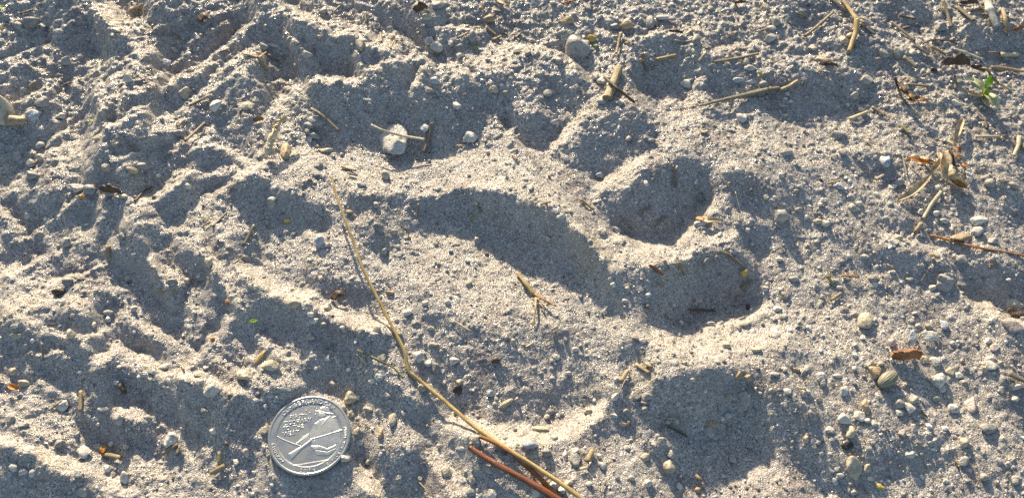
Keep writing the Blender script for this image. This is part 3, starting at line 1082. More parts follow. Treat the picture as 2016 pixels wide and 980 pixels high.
_ar = sorted((float(i.split()[2]) * float(i.split()[3]) for t_ in PEB.values() for i in t_.replace('\n', '').split(';')
              if i.split()[4][1:] in ('', 'r')), reverse=True)
CUT = _ar[288]
small = []
seed = 500
for tile, txt in PEB.items():
    ox, oy = TOFF[tile]
    for item in txt.replace('\n', '').split(';'):
        x, y, w, h, c = item.split()
        x, y, w, h = (float(q) for q in (x, y, w, h))
        seed += 1
        px, py = ox + x / 2, oy + y / 2
        k = mpp(px, py)
        a, b = w / 4 * k * 1.05, h / 4 * k * 1.12
        r = np.random.default_rng(seed)
        kind = c[1:] or 'n'
        mat = M_ST[c[0]]
        rz = 0.0
        if w > 30 and h > 24:
            rz = r.uniform(-.25, .25)
        if kind == 's':
            o = link('shell_chip', shell_mesh(a, b, seed, mat))
            put(o, px, py, .35, rz, r.uniform(.05, .3), r.uniform(0, 6.3))
            shp = ('long ' if max(w, h) / min(w, h) > 1.7 else '') + 'shell chip'
            cat = 'shell chip'
            grp = 'shell chips in the sand'
        else:
            mn = min(a, b)
            cz = mn * (.55 if kind == 'f' else .85)
            if kind in ('n', 'r') and w * h <= CUT:
                small.append((px, py, a, b, cz, seed, c[0]))
                continue
            o = link('stone_chip' if kind == 'f' else 'pebble', stone_mesh(a, b, cz, seed, mat, craggy=.16 if kind == 'r' else .03, big=kind == 'r', flat=kind == 'f'))
            put(o, px, py, cz * .42, rz, r.uniform(-.2, .2), r.uniform(0, 6.3))
            shp = {'f': 'angular stone chip', 'r': 'craggy pebble'}.get(kind, 'pebble')
            if kind == 'n':
                ratio = max(w, h) / min(w, h)
                shp = ('long ' if ratio > 1.75 else 'oval ' if ratio > 1.3 else 'round ') + 'pebble'
            cat = 'stone chip' if kind == 'f' else 'pebble'
            grp = 'stone chips in the sand' if kind == 'f' else 'pebbles scattered over the sand'
        head = (size_word(w, h) + ' ' + WORD[c[0]] + ' ' + shp).strip()
        tag(o, auto_label(head, px, py), cat, grp)

keys = sorted({q_[6] for q_ in small})
sv, sf, sm, off = [], [], [], 0
V2, F2 = ico(2)
for px, py, a, b, cz, sd_, ck in small:
    r = np.random.default_rng(sd_)
    n_ = r.standard_normal((11, 3))
    n_ /= np.linalg.norm(n_, axis=1)[:, None]
    rad = (((np.clip(V2 @ n_.T, 0, None) / r.uniform(.72, 1.08, 11)) ** 7).sum(1) + 1e-6) ** (-1 / 7)
    rad = np.clip(rad, .5, 1.35)
    rad /= np.sqrt((rad ** 2).mean())
    sv.append(V2 * rad[:, None] * np.array([a, b, cz]) + P(px, py, cz * .6))
    sf.append(F2 + off)
    sm += [keys.index(ck)] * len(F2)
    off += len(V2)
me = np_mesh('small_pebbles', np.concatenate(sv), np.concatenate(sf), M_ST[keys[0]])
for ck in keys[1:]:
    me.materials.append(M_ST[ck])
me.polygons.foreach_set('material_index', np.array(sm, np.int32))
tag(link('small_pebbles', me), 'the smallest pebbles of the sand, a grain or two across', kind='stuff')

# the few larger stones, each shaped by itself
o = link('stone', stone_mesh(4.6, 5.3, 2.5, 9001, M_ST['w'], .26, True)); put(o, 781, 280, 1.9, .2)
tag(o, 'big whitish weathered stone with a split straw lying across it', 'stone')
o = link('stone', stone_mesh(4.6, 4.6, 2.4, 9002, M_ST['q'], .30, True)); put(o, 1134, 92, -.3, .5)
tag(o, 'big grey stone with rough grainy faces, half buried near the far edge', 'stone')
o = link('stone', stone_mesh(5.6, 4.4, 3.4, 9003, M_ST['c'], .05, True)); put(o, 2, 222, 1.6, -.6)
tag(o, 'large cream stone cut by the frame edge behind a flattened tan pebble', 'stone')


# knobbly two lobed white shell
def lobes(parts_, mat, seed):
    vs, fs, off = [], [], 0
    r = np.random.default_rng(seed)
    V, Fc = ico(4)
    ctr = np.array([p[:3] for p in parts_])
    rr = np.array([p[3] for p in parts_])
    mid = (ctr * rr[:, None]).sum(0) / rr.sum()
    # one star shaped surface round both lobes
    best = np.full(len(V), .4)
    for c, q in zip(ctr, rr):
        d = c - mid
        bq = V @ d
        disc = bq ** 2 - (d @ d - q * q)
        t = np.where(disc > 0, bq + np.sqrt(np.clip(disc, 0, None)), 0)
        best = np.maximum(best, t)
    return np_mesh('shell', V * best[:, None] + mid, Fc, mat)


o = link('shell', lobes([(-2.0, 1.9, 0, 1.7), (-1.0, .9, 0, 1.1), (.6, -.5, .2, 2.0), (1.6, -1.3, 0, 1.9)], M_ST['w'], 3)); put(o, 855, 90, .9)
tag(o, 'knobbly white shell made of two rounded lobes on the shaded sand', 'shell')
# ribbed shell half in shade
o = link('ribbed_shell', shell_mesh(2.6, 3.8, 77, M_ST['q'], .42, .4, 9)); put(o, 1857, 553, .2, -.45, .15, 0)
tag(o, 'ribbed greenish cream shell with stepped ridges, half in shade', 'shell')
# smooth white shell scraps above the bark chip
o = link('shell_fragment', shell_mesh(3.1, 1.7, 78, M_ST['w'], .3, .4)); put(o, 1827, 662, .6, -.2, .1, 1)
tag(o, 'glossy pinkish white shell fragment beyond the rust coloured bark chip', 'shell fragment')
o = link('shell_fragment', shell_mesh(1.3, 2.6, 79, M_ST['b'], .25, .35)); put(o, 1796, 665, .7, -.45, .25, 1)
tag(o, 'upright hooked white shell fragment touching the rust coloured bark chip', 'shell fragment')
o = link('shell_fragment', shell_mesh(1.3, 2.5, 80, M_ST['w'], .35, .35, 9)); put(o, 1907, 347, .7, -.3, .2, 1)
tag(o, 'chalky white corrugated shell fragment beside the curled pale leaf', 'shell fragment')


# ribbed olive seed: an oval, fine grooves along it
def seed_mesh(a, b, c, mat, n=18, depth=.05, rows=48, cols=96):
    u = np.linspace(0, np.pi, rows)
    t = np.linspace(0, 2 * np.pi, cols, endpoint=False)
    U, T = np.meshgrid(u, t, indexing='ij')
    rr = 1 + depth * np.abs(np.sin(T * n / 2 + .4 * np.sin(U * 3))) * np.sin(U)
    x = a * np.cos(U)
    y = b * np.sin(U) ** .85 * np.cos(T) * rr
    z = c * np.sin(U) ** .85 * np.sin(T) * rr
    v = np.stack([x, y, z], -1).reshape(-1, 3)
    f = []
    for i in range(rows - 1):
        for j in range(cols):
            j2 = (j + 1) % cols
            f.append((i * cols + j, i * cols + j2, (i + 1) * cols + j2, (i + 1) * cols + j))
    me = np_mesh('seed', v, f, mat)
    fattr(me, 'fib', np.stack([np.cos(T) * 2, np.sin(T) * 2, U * a], -1).reshape(-1, 3), True)
    return me


M_SEED = straw_material('olive_husk', (.24, .225, .16), .8)
o = link('seed', seed_mesh(3.7, 2.1, 1.7, M_SEED)); put(o, 1748, 746, 1.5, .62)
tag(o, 'ribbed olive grey oval seed on the sand below the rust coloured bark chip', 'seed')
for (px, py, a, b, rz, m, lab) in [(997, 793, 2.4, .8, .55, 'cream', 'cream striped grass seed lying near the bottom of the large paw hollow'),
                                   (1064, 844, 2.6, .9, -.08, 'cream', 'pale ridged grass seed lying on the bright lip of the large paw hollow'),
                                   (513, 702, 2.9, .8, 1.05, 'gold', 'golden grass seed half buried in the small hollow behind the coin')]:
    o = link('grass_seed', seed_mesh(a, b, b * .8, STRAW[m], 10, .12)); put(o, px, py, .6, rz)
    tag(o, lab, 'grass seed')


# ------------------------------------------------------------------ straws, needles and twigs
def smooth_path(p, step=.7):
    p = np.asarray(p, float)
    if len(p) == 2:
        n = max(3, int(np.linalg.norm(p[1] - p[0]) / step))
        t = np.linspace(0, 1, n)[:, None]
        return p[0] * (1 - t) + p[1] * t
    q = np.vstack([2 * p[0] - p[1], p, 2 * p[-1] - p[-2]])
    out = []
    for i in range(1, len(q) - 2):
        n = max(2, int(np.linalg.norm(q[i + 1] - q[i]) / step))
        for t in np.linspace(0, 1, n, endpoint=False):
            m1, m2 = (q[i + 1] - q[i - 1]) * .32, (q[i + 2] - q[i]) * .32
            out.append((2 * t ** 3 - 3 * t ** 2 + 1) * q[i] + (t ** 3 - 2 * t ** 2 + t) * m1 + (-2 * t ** 3 + 3 * t ** 2) * q[i + 1] + (t ** 3 - t ** 2) * m2)
    out.append(q[-2])
    return np.array(out)


def tube_mesh(path, w, mat, seed=0, flat=.7, taper=(1, 1), groove=.10, jit=.03, sides=14, scales=0.0, name='straw'):
    """a stalk of width w mm along a path, oval and grooved, with cut ends"""
    r = np.random.default_rng(seed)
    n = len(path)
    tan = np.gradient(path, axis=0)
    tan /= np.linalg.norm(tan, axis=1)[:, None] + 1e-9
    side = np.cross(tan, [0, 0, 1.0])
    side /= np.linalg.norm(side, axis=1)[:, None] + 1e-9
    upv = np.cross(side, tan)
    ph = np.linspace(0, 2 * np.pi, sides, endpoint=False)
    L_ = np.r_[0, np.cumsum(np.linalg.norm(np.diff(path, axis=0), axis=1))]
    t = L_ / max(L_[-1], 1e-6)
    tw = r.uniform(-.6, .6)
    rad = w / 2 * (taper[0] + (taper[1] - taper[0]) * t)
    rad = rad * (1 + jit * np.interp(L_, np.linspace(0, L_[-1] + .1, 9), r.uniform(-1, 1, 9)) * 2)
    if scales:
        rad = rad * (1 + scales * (1 - (L_ / (w * .55)) % 1.0))
    V = []
    A = []
    for i in range(n):
        g = 1 - groove * (.5 + .5 * np.cos(ph * 5 + tw * t[i] * 6))
        a = ph + tw * t[i]
        sh = r.uniform(-.12, .12, sides) * w * (1.0 if i in (0, n - 1) else 0.0)
        c = path[i] + np.outer(np.cos(ph) * rad[i] * g, side[i]) + np.outer(np.sin(ph) * rad[i] * flat * g, upv[i]) + np.outer(sh, tan[i])
        V.append(c)
        A.append(np.c_[np.cos(a) * rad[i] * 2.2, np.sin(a) * rad[i] * 2.2, np.full(sides, L_[i] + seed % 97)])
    V = np.concatenate(V + [path[:1] + tan[:1] * .05, path[-1:] - tan[-1:] * .05])
    A = np.concatenate(A + [A[0][:1], A[-1][:1]])
    f = []
    for i in range(n - 1):
        for j in range(sides):
            j2 = (j + 1) % sides
            f.append((i * sides + j, i * sides + j2, (i + 1) * sides + j2, (i + 1) * sides + j))
    for j in range(sides):
        j2 = (j + 1) % sides
        f.append((n * sides, j2, j))
        f.append((n * sides + 1, (n - 1) * sides + j, (n - 1) * sides + j2))
    me = py_mesh(name, V, f, mat)
    fattr(me, 'fib', A, True)
    return me


def ground_path(pts, dz):
    """picture places (with the height over the sand) -> world path; stays above the sand"""
    if not isinstance(dz, (list, tuple)):
        dz = [dz] * len(pts)
    return np.array([P(x, y, d) for (x, y), d in zip(pts, dz)])


def straw(pts, w, m, name='straw', label=None, cat='straw', dz=None, group='straw bits strewn over the sand', flat=.7, taper=(1, .85), parent=None, seed=None, step=.7, **kw):
    k = mpp(*pts[0])
    wm = w * k * (1.12 if len(pts) < 10 else 1.0)
    s = seed if seed is not None else int(pts[0][0] * 7 + pts[0][1] * 13)
    if dz is None:
        rr = random.Random(s)
        dz = [wm * flat * .5 + .3 + rr.uniform(0, .6) for _ in pts]
    gp = ground_path(pts, dz)
    if len(pts) > 4 and parent is None:
        # a long stiff stalk bridges the bumps of the sand
        z0 = gp[:, 2].copy()
        lo_ = z0 - np.array(dz) + .35
        for _ in range(3):
            z0[1:-1] = .25 * z0[:-2] + .5 * z0[1:-1] + .25 * z0[2:]
            z0 = np.maximum(z0, lo_ + wm * .4)
        gp = np.array([Pz(x, y, z) for (x, y), z in zip(pts, z0)])
    path = smooth_path(gp, step)
    # stay out of the sand between the given points
    if parent is None:
        for i in range(len(path)):
            lo = gz(path[i][0], path[i][1]) + wm * flat * .15
            if path[i][2] < lo:
                path[i][2] = lo
        zz = path[:, 2].copy()
        if len(zz) > 4:
            kk = np.ones(5) / 5
            zz[2:-2] = np.convolve(zz, kk, 'valid')
            path[:, 2] = np.maximum(path[:, 2] * .3 + zz * .7, zz)
    me = tube_mesh(path, wm, STRAW[m], s, flat, taper, name=name, **kw)
    o = link(name, me, parent)
    if parent is None:
        if label is None:
            ln = math.hypot(pts[-1][0] - pts[0][0], pts[-1][1] - pts[0][1])
            sz = 'tiny' if ln < 16 else 'short' if ln < 38 else 'long' if ln > 60 else ''
            fat = 'thick ' if w >= 9 else 'thin ' if w <= 3.2 else ''
            mx = sum(p[0] for p in pts) / len(pts)
            my = sum(p[1] for p in pts) / len(pts)
            label = auto_label((sz + ' ' + fat + SWORD[m] + ' ' + ('needle' if name == 'pine_needle' else 'twig' if name == 'twig' else 'straw piece')).strip(), mx, my)
        tag(o, label, cat, group)
    return o


# the long golden stalk with its kink
PTS = [(652, 347), (660, 378), (668, 402), (690, 460), (715, 530), (745, 590), (775, 648), (797, 693), (800, 714), (805, 732), (814, 739), (830, 752), (868, 783), (930, 836), (1000, 884), (1060, 922), (1120, 962), (1165, 996)]
DZ = [4.6, 4.8, 5.0, 5.0, 4.4, 3.2, 2.0, 1.2, 1.0, .9, .9, .9, 1.0, 1.3, 1.8, 2.4, 2.6, 2.6]
straw(PTS, 6.8, 'gold', 'grass_stalk', 'long golden grass stalk with a sharp kink arching past the coin to the reddish needles', 'grass stalk', DZ, group=None, taper=(.7, 1.25), flat=.85)
# reddish needles
straw([(943, 858), (975, 872), (1010, 893), (1045, 922), (1075, 952), (1112, 992)], 9, 'orange', 'pine_needle', 'orange brown needle with a pale tip running beneath the golden stalk', 'pine needle', [2.0, 1.8, 1.4, 1.1, 1.0, 1.0], group='reddish pine needles', taper=(.8, .95))
straw([(924, 880), (960, 903), (1000, 926), (1045, 950), (1110, 990)], 12, 'red', 'pine_needle', 'thick reddish brown needle lying nearest the frame, its end in a papery sheath', 'pine needle', [1.8, 2.0, 2.0, 2.0, 2.0], group='reddish pine needles', taper=(.8, 1.15))
straw([(1010, 898), (1040, 924), (1066, 948), (1092, 992)], 4.5, 'red', 'pine_needle', 'thinnest dark red needle strand between the golden stalk and the thick needle', 'pine needle', [1.0, .9, .8, .8], group='reddish pine needles', taper=(.6, 1))
straw([(922, 857), (920, 872), (922, 891)], 9, 'white', 'needle_sheath', 'papery translucent sheath standing at the end of the thick reddish needle', 'needle sheath', [3.2, 2.6, 1.4], group=None, taper=(.5, .8))
straw([(1832, 463), (1870, 473), (1930, 488), (2030, 506)], 5, 'orange', 'pine_needle', 'thin orange needle running off the frame over pale sand', 'pine needle', [.7, .8, 1.0, 1.0], group='reddish pine needles')

# split stick over the stone
straw([(731, 246), (752, 256), (790, 267), (836, 275)], 9, 'cream', 'split_straw', 'cream split straw lying across the big white stone', 'straw', [4.8, 5.0, 5.1, 3.4], group=None, taper=(.5, .6))

# the others: tile: x1 y1 x2 y2 [x3 y3] / width / colour
ST = {
1: """728 555 806 484/12/tan;748 415 828 375/12/grey;510 42 560 18/12/tan;835 892 892 838/10/grey;960 965 1000 885/12/grey;695 500 728 470/10/tan;530 790 565 755 600 735/9/dark;
500 558 545 590/7/grey;78 55 130 38/9/dark;780 855 835 862/4/olive;800 890 828 872/8/tan;865 205 905 190/8/grey;0 95 8 122/7/gold;690 130 710 158/8/grey;110 345 140 318/10/grey;250 335 276 325/10/grey""",
2: """218 428 262 455 325 515/12/grey;692 485 680 545 664 600/16/grey;905 105 948 140/9/tan;930 158 966 143/11/tan;795 150 835 130/11/grey;632 862 640 800/6/grey;565 888 590 905 610 942/5/dark;
885 838 868 800/9/grey;335 655 395 672/10/tan;790 574 820 574/8/cream;360 680 392 690/9/grey;205 700 222 715/7/orange;430 48 434 92/10/grey;490 130 494 165/9/grey;528 190 545 162 575 158/7/tan;
0 205 24 215/6/tan;888 8 892 40/8/tan;950 0 985 12/6/gold;930 40 968 44/6/cream;860 108 900 112/7/grey;330 25 300 50/8/grey;240 572 250 582/7/tan""",
3: """428 130 420 170 410 212/11/tan;512 210 522 245 535 282/14/grey;570 234 646 218/14/tan;735 242 765 205/9/cream;800 245 880 232 970 212/13/grey;268 782 322 826/11/tan;
635 650 638 735/6/grey;648 660 646 742/6/grey;495 842 545 812/9/grey;572 882 605 848/10/grey;10 152 36 130/10/dark;195 14 246 2/9/orange;760 192 792 188/7/dark;548 262 576 256/7/dark;
4 206 38 205/10/tan;0 608 22 630/7/tan;112 806 150 795/8/dark;435 150 480 175/8/dark;845 140 875 130/5/dark;640 158 680 165 720 155/6/cream;430 850 470 905/3/grey;850 720 862 725/8/grey;
935 270 925 250/8/olive;975 280 990 312/9/olive;720 582 740 570/5/dark;960 125 1004 115/7/grey;565 562 590 566/6/tan;880 10 884 40/9/tan;880 755 900 830/3/cream""",
4: """245 -6 322 52/14/grey;362 92 422 137/12/grey;145 142 185 112 258 48/12/grey;690 3 706 50 723 108/13/grey;745 28 812 82/16/grey;762 52 850 30/9/tan;
925 38 936 80 945 122/17/tan;485 86 580 162/11/grey;530 112 592 95/9/grey;515 60 582 76/8/dark;568 178 636 215/13/grey;535 224 586 266/15/grey;612 172 645 158 732 160/7/dark;
640 182 702 216/14/tan;918 215 986 216/20/cream;880 264 940 270 1020 284/13/tan;545 332 634 340/11/grey;-6 353 46 346/16/grey;50 354 85 340 120 316/15/tan;322 470 394 440/16/cream;
820 538 912 538/13/cream;912 540 938 552/8/tan;990 538 985 575 968 615/17/cream;410 420 462 456/11/grey;525 490 558 528/11/olive;682 755 640 810 612 860/14/cream;604 878 578 915/15/tan;
530 608 538 650 548 690/6/cream;425 706 456 688/10/cream;235 722 262 718 286 708/8/tan;735 296 738 352/11/grey;118 52 150 70/7/olive;855 465 862 510/10/dark;200 278 240 290/5/dark;
680 48 690 8/5/olive;740 20 800 28/6/olive;855 207 905 206/8/grey;335 130 344 190/7/orange;840 55 890 62/5/tan;380 550 420 580/4/cream;4 246 30 247/5/tan;600 300 640 285/5/grey;860 85 940 72/5/dark;
1000 566 1010 590/12/olive;780 540 786 510/5/white;650 548 700 560/5/dark""",
5: """625 163 690 168/11/tan;410 806 478 820/17/tan;640 806 700 768/13/tan;697 812 706 772/14/grey;828 882 884 850/17/tan;864 796 864 846/15/tan;318 558 316 640/14/tan;
165 368 170 440/8/grey;425 -12 426 36/20/tan;198 632 246 592/6/grey;474 530 490 566/22/dark;714 448 724 476/8/tan;340 505 322 518/5/dark;190 296 222 296/7/dark;330 345 380 345/4/cream;960 30 915 60/5/dark""",
6: """400 397 490 440 545 470 578 508/7/olive;395 412 438 460/4/grey;775 280 850 325/5/cream;590 -4 640 5/6/grey;450 700 492 742/3/cream;640 915 700 975/5/tan;200 75 245 55/5/grey;765 150 800 165/4/grey""",
7: """540 62 596 100/11/red;658 50 680 102/12/tan;810 8 850 22 915 70/16/grey;898 88 916 122/9/tan;903 158 948 120/14/grey;700 238 800 244/8/dark;488 452 542 488/14/tan;
428 522 456 478/18/tan;525 448 552 466/12/tan;295 838 318 790/22/tan;268 866 298 858/13/cream;724 888 748 912/13/tan;615 698 690 738/10/dark;54 386 84 368/8/cream;155 320 178 302/12/cream;
575 130 600 150/7/grey;560 445 515 470/4/cream;548 520 575 505/6/cream;590 665 650 668/5/cream;455 700 460 675/12/tan;285 628 312 638/8/tan;370 905 350 960/5/tan;650 955 668 975/6/tan""",
8: """232 102 244 122 265 138/13/olive;290 105 326 106 358 112/9/orange;248 202 288 172/13/tan;640 18 675 36/14/tan;945 490 1020 524/19/grey;605 635 628 664/7/dark;
735 828 752 868/7/dark;865 60 905 62/5/orange;604 175 585 150/6/grey;120 545 150 555/9/tan;640 70 600 130/4/grey;470 60 500 80/6/tan"""}
for tile, txt in ST.items():
    ox, oy = TOFF[tile]
    for item in txt.replace('\n', '').split(';'):
        a, w, m = item.split('/')
        q = [float(v) for v in a.split()]
        pts = [(ox + q[i] / 2, oy + q[i + 1] / 2) for i in range(0, len(q), 2)]
        wpx = float(w) / 2
        nm = 'twig' if m == 'dark' else 'straw'
        straw(pts, wpx, m, nm, cat='twig' if m == 'dark' else 'straw')

# two crossed sticks and the long straw near the far edge
straw([(1220, 131), (1212, 152), (1195, 194)], 14, 'tan', 'stick', 'fat pale stick lying under a thin dark straw, beyond the upper toe hollow', 'stick', [1.6, 1.5, 1.3], group='two crossed sticks', taper=(1, 1.25))
straw([(1190, 152), (1215, 174), (1250, 202)], 6, 'dark', 'stick', 'thin dark straw crossing over the fat pale stick', 'stick', [3.4, 3.9, 1.2], group='two crossed sticks', flat=1.0)
straw([(1375, 209), (1398, 203), (1440, 193), (1490, 182), (1512, 177)], 9, 'grey', 'straw', 'long weathered straw with a pointed end lying over the rough sand', 'straw', group=None, taper=(.5, 1.25))
# the fat whitish stem and the fuzzy root at the far corner
straw([(1943, -4), (1950, 22), (1963, 52)], 15, 'white', 'plant_stem', 'fat flaky whitish stem coming in from the far edge', 'plant stem', [2.2, 2.0, 1.4], group=None, scales=.12, jit=.12)
straw([(1878, 96), (1900, 104), (1935, 118)], 6, 'white', 'root', 'fuzzy pale root behind the green sprout', 'root', [.8, .9, .8], group=None, jit=.2)


def multi(name, label, cat, pieces, partname):
    root = bpy.data.objects.new(name, None)
    C.objects.link(root)
    root.empty_display_size = .002
    x, y = pieces[0][0][0]
    p0 = P(x, y, 0)
    root.location = Vector(p0 * MM)
    tag(root, label, cat)
    for k, (pts, w, m, dz, tp) in enumerate(pieces):
        o = straw(pts, w, m, partname if k else 'stem', dz=dz, parent=root, taper=tp, seed=k * 31 + int(x))
        o.matrix_parent_inverse = Matrix.Translation(-Vector(p0 * MM))
    return root


multi('forked_straw', 'forked straw scrap lying by itself on the lit floor of the large paw hollow', 'straw scrap', [
    ([(1017, 535), (1035, 558), (1051, 579)], 9, 'gold', [1.2, 1.2, .8], (.5, 1)),
    ([(1051, 577), (1070, 589), (1095, 602)], 6, 'orange', [1.0, 2.0, 2.6], (1, .6)),
    ([(1055, 586), (1054, 610), (1050, 641)], 5, 'gold', [1.4, 2.0, .8], (1, .5)),
    ([(1045, 588), (1069, 589)], 4, 'cream', [1.3, 1.5], (1, .5)),
    ([(1062, 596), (1070, 606), (1074, 620)], 3.5, 'tan', [1.2, 1.6, .6], (1, .4))], 'side_shoot')
multi('forked_straw', 'golden stem bent sharply with side shoots at its node, near the far edge', 'stem', [
    ([(1655, -6), (1672, 18), (1687, 39)], 8, 'gold', [2.2, 2.4, 2.6], (.7, 1.1)),
    ([(1687, 38), (1685, 62), (1672, 102)], 10, 'gold', [2.6, 2.2, 1.0], (1, .8)),
    ([(1688, 38), (1695, 36), (1708, 41)], 4, 'tan', [2.4, 2.4, 1.2], (1, .5))], 'side_shoot')
multi('bent_scrap', 'brown scrap of bent straw shaped like a Y on the shaded ridge', 'straw scrap', [
    ([(468, 104), (484, 107), (508, 114)], 6, 'tan', [1.4, 1.5, 2.2], (.5, .9)),
    ([(508, 113), (516, 125), (527, 138)], 6, 'tan', [2.2, 1.8, 1.2], (1, .8)),
    ([(509, 114), (524, 103)], 5, 'gold', [2.2, 1.4], (1, .6))], 'side_shoot')
straw([(528, 108), (538, 114), (549, 121)], 5, 'grey', 'straw', 'thin grey straw beside the Y shaped scrap', 'straw')

# curled seed head: a scaly stem with overlapping bracts and a side shoot
sh = bpy.data.objects.new('grass_spikelet', None)
C.objects.link(sh)
p0 = P(540, 275)
sh.location = Vector(p0 * MM)
tag(sh, 'curled pale seed head with rough scales, upright beside a long tan pebble', 'seed head')
inv = Matrix.Translation(-Vector(p0 * MM))


def add_spikelet(pts, dz, w, taper, nm):
    path = smooth_path(ground_path(pts, dz), .35)
    o = link(nm, tube_mesh(path, w, M_SEEDH, 5, .85, taper, .12, .08, 12, .35, nm), sh)
    o.matrix_parent_inverse = inv
    # bracts
    r = np.random.default_rng(int(pts[0][0]))
    vs, fs = [], []
    tan = np.gradient(path, axis=0)
    tan /= np.linalg.norm(tan, axis=1)[:, None]
    for i in range(1, len(path) - 1, 2):
        for s in range(3):
            side = np.cross(tan[i], [0, 0, 1.0])
            side /= np.linalg.norm(side)
            upv = np.cross(side, tan[i])
            a = r.uniform(0, 6.28)
            outw = side * math.cos(a) + upv * abs(math.sin(a))
            base = path[i] + outw * w * .35
            tip = base + (outw * r.uniform(.5, 1.1) + tan[i] * r.uniform(.5, 1.5)) * w * .5
            wd = np.cross(outw, tan[i]) * w * .18
            k = len(vs)
            mid = (base + tip) / 2 + outw * .12
            vs += [base - wd, base + wd, mid + wd * .9, tip, mid - wd * .9, base - outw * .2, mid - outw * .22]
            fs += [(k, k + 1, k + 2, k + 4), (k + 4, k + 2, k + 3), (k + 1, k, k + 5), (k + 1, k + 5, k + 6, k + 2), (k + 5, k, k + 4, k + 6), (k + 2, k + 6, k + 3), (k + 6, k + 4, k + 3)]
    b = link('bracts', py_mesh('bracts', vs, fs, M_SEEDH, False), sh)
    b.matrix_parent_inverse = inv


add_spikelet([(572, 236), (562, 233), (552, 238), (546, 249), (540, 262), (534, 276), (529, 291), (533, 306)], [4.6, 5.0, 5.4, 5.6, 5.4, 4.8, 3.8, 2.6], 2.2, (.5, 1.5), 'spike')
add_spikelet([(541, 262), (545, 270), (549, 276), (560, 276)], [5.3, 4.8, 4.0, 3.0], .8, (1, .5), 'side_spike')


# ------------------------------------------------------------------ leaves and bark
def sheet(outline, mat, thick, fn, name, n=34, seed=0, at=None, rz=0.0, dz=1.0, parent=None, rag=.05):
    """a solid sheet with a ragged outline (unit coordinates), bent by fn(x, y) -> x, y, z mm"""
    r = np.random.default_rng(seed)
    u = np.linspace(-1, 1, n)
    X, Y = np.meshgrid(u, u)
    sd = poly_sd(X, Y, outline) + rag * (fnoise(X.shape, 2 / n, .06, .5, seed + 5, .8)) * .5
    ok = (sd < 0)
    cell = ok[:-1, :-1] & ok[1:, :-1] & ok[:-1, 1:] & ok[1:, 1:]
    idx = -np.ones(X.shape, int)
    need = np.zeros(X.shape, bool)
    for a, b in ((0, 0), (1, 0), (0, 1), (1, 1)):
        need[a:n - 1 + a, b:n - 1 + b] |= cell
    k = need.sum()
    idx[need] = np.arange(k)
    V = np.stack(fn(X[need], Y[need]), -1)
    f = []
    for i, j in zip(*np.nonzero(cell)):
        a, b, c, d = idx[i, j], idx[i, j + 1], idx[i + 1, j + 1], idx[i + 1, j]
        f.append((a, b, c, d))
    me = py_mesh(name, V, f, mat)
    o = link(name, me, parent)
    s = o.modifiers.new('thickness', 'SOLIDIFY')
    s.thickness = thick * MM
    s.offset = 0
    ss = o.modifiers.new('round', 'SUBSURF')
    ss.levels = ss.render_levels = 1
    if at is not None:
        p = P(at[0], at[1], dz)
        o.location = Vector(p * MM)
        o.rotation_euler = (0, 0, rz)
    return o


LEAF = [(-1, 0), (-.6, .45), (-.1, .62), (.45, .45), (.98, 0), (.5, -.42), (0, -.6), (-.6, -.42)]
RAG = [(-.95, .1), (-.7, .55), (-.3, .4), (0, .7), (.35, .45), (.7, .6), (.95, .2), (.8, -.3), (.3, -.55), (-.1, -.45), (-.5, -.7), (-.9, -.35)]
BOX = [(-.97, -.5), (-.9, .35), (-.5, .6), (-.1, .4), (.3, .65), (.75, .5), (.95, .2), (.97, -.4), (.6, -.7), (.15, -.8), (-.4, -.6)]


def curl(a, b, lift, bend=0.0, dome=0.0):
    def f(x, y):
        return x * a, y * b, lift * y * y * b + bend * x * a + dome * (1 - x * x) * a + .08 * a * np.sin(x * 5) * np.cos(y * 4)
    return f


def lean(a, b, h, dome=.2):
    def f(x, y):
        return x * a, y * b * .55, (y + .9) * h * .5 * (1 - .25 * x * x) + dome * a * (1 - x * x) + .10 * h * np.sin(x * 4.3 + y * 2)
    return f


# rust coloured bark chip standing on edge: lit torn top, darker face to the viewer
def bark_fn(x, y):
    a, b = 5.2, 2.4
    return x * a + .3 * y, 1.5 * y + .35 * np.sin(x * 2.5), 1.5 + y * b * 1.1 + .12 * np.sin(x * 6)


o = sheet(BOX, M_BARK, 1.0, bark_fn, 'bark_chip', 60, 21, (1782, 700), -.05, .9, rag=.10)
tag(o, 'rust coloured bark chip standing on edge in the pebbly sand', 'bark chip')
o = sheet(RAG, M_LEAFD, .9, lean(4.6, 2.8, 4.4), 'bark_chip', 34, 22, (222, 380), -.25, .0)
tag(o, 'brown curled bark chip lying among the small hollows of the smaller track', 'bark chip')
o = sheet(RAG, M_LEAFD, 1.1, lean(3.2, 3.4, 5.0), 'bark_chip', 34, 23, (828, 24), .2, .0)
tag(o, 'dark blackish bark chip by the far edge, touching a cream stone chip', 'bark chip')
o = sheet(RAG, M_LEAFD, .8, curl(2.6, 2.4, -.3, .15, .4), 'bark_crumb', 30, 24, (665, 582), .3, 1.0)
tag(o, 'dark bark crumb beside the middle of the golden stalk', 'bark chip')
o = sheet(RAG, M_LEAFD, 1.0, curl(2.4, 3.4, -.3, .15, .4), 'bark_crumb', 30, 25, (401, 36), .3, .9)
tag(o, 'dark bark crumb near the far end of the slanting ridges', 'bark chip')
o = sheet(RAG, M_LEAFD, .5, lean(5.9, 3.6, 6.4, .3), 'dead_leaf', 36, 26, (1876, 134), -.15, .0)
tag(o, 'dark brown curled leaf arched over its own shade, beside the sprout', 'dead leaf')
o = sheet(RAG, M_LEAFD, .5, lean(3.2, 2.0, 2.8), 'dead_leaf', 30, 27, (1922, 139), -.5, .4)
tag(o, 'small dark brown leaf scrap just beyond the green sprout', 'dead leaf')

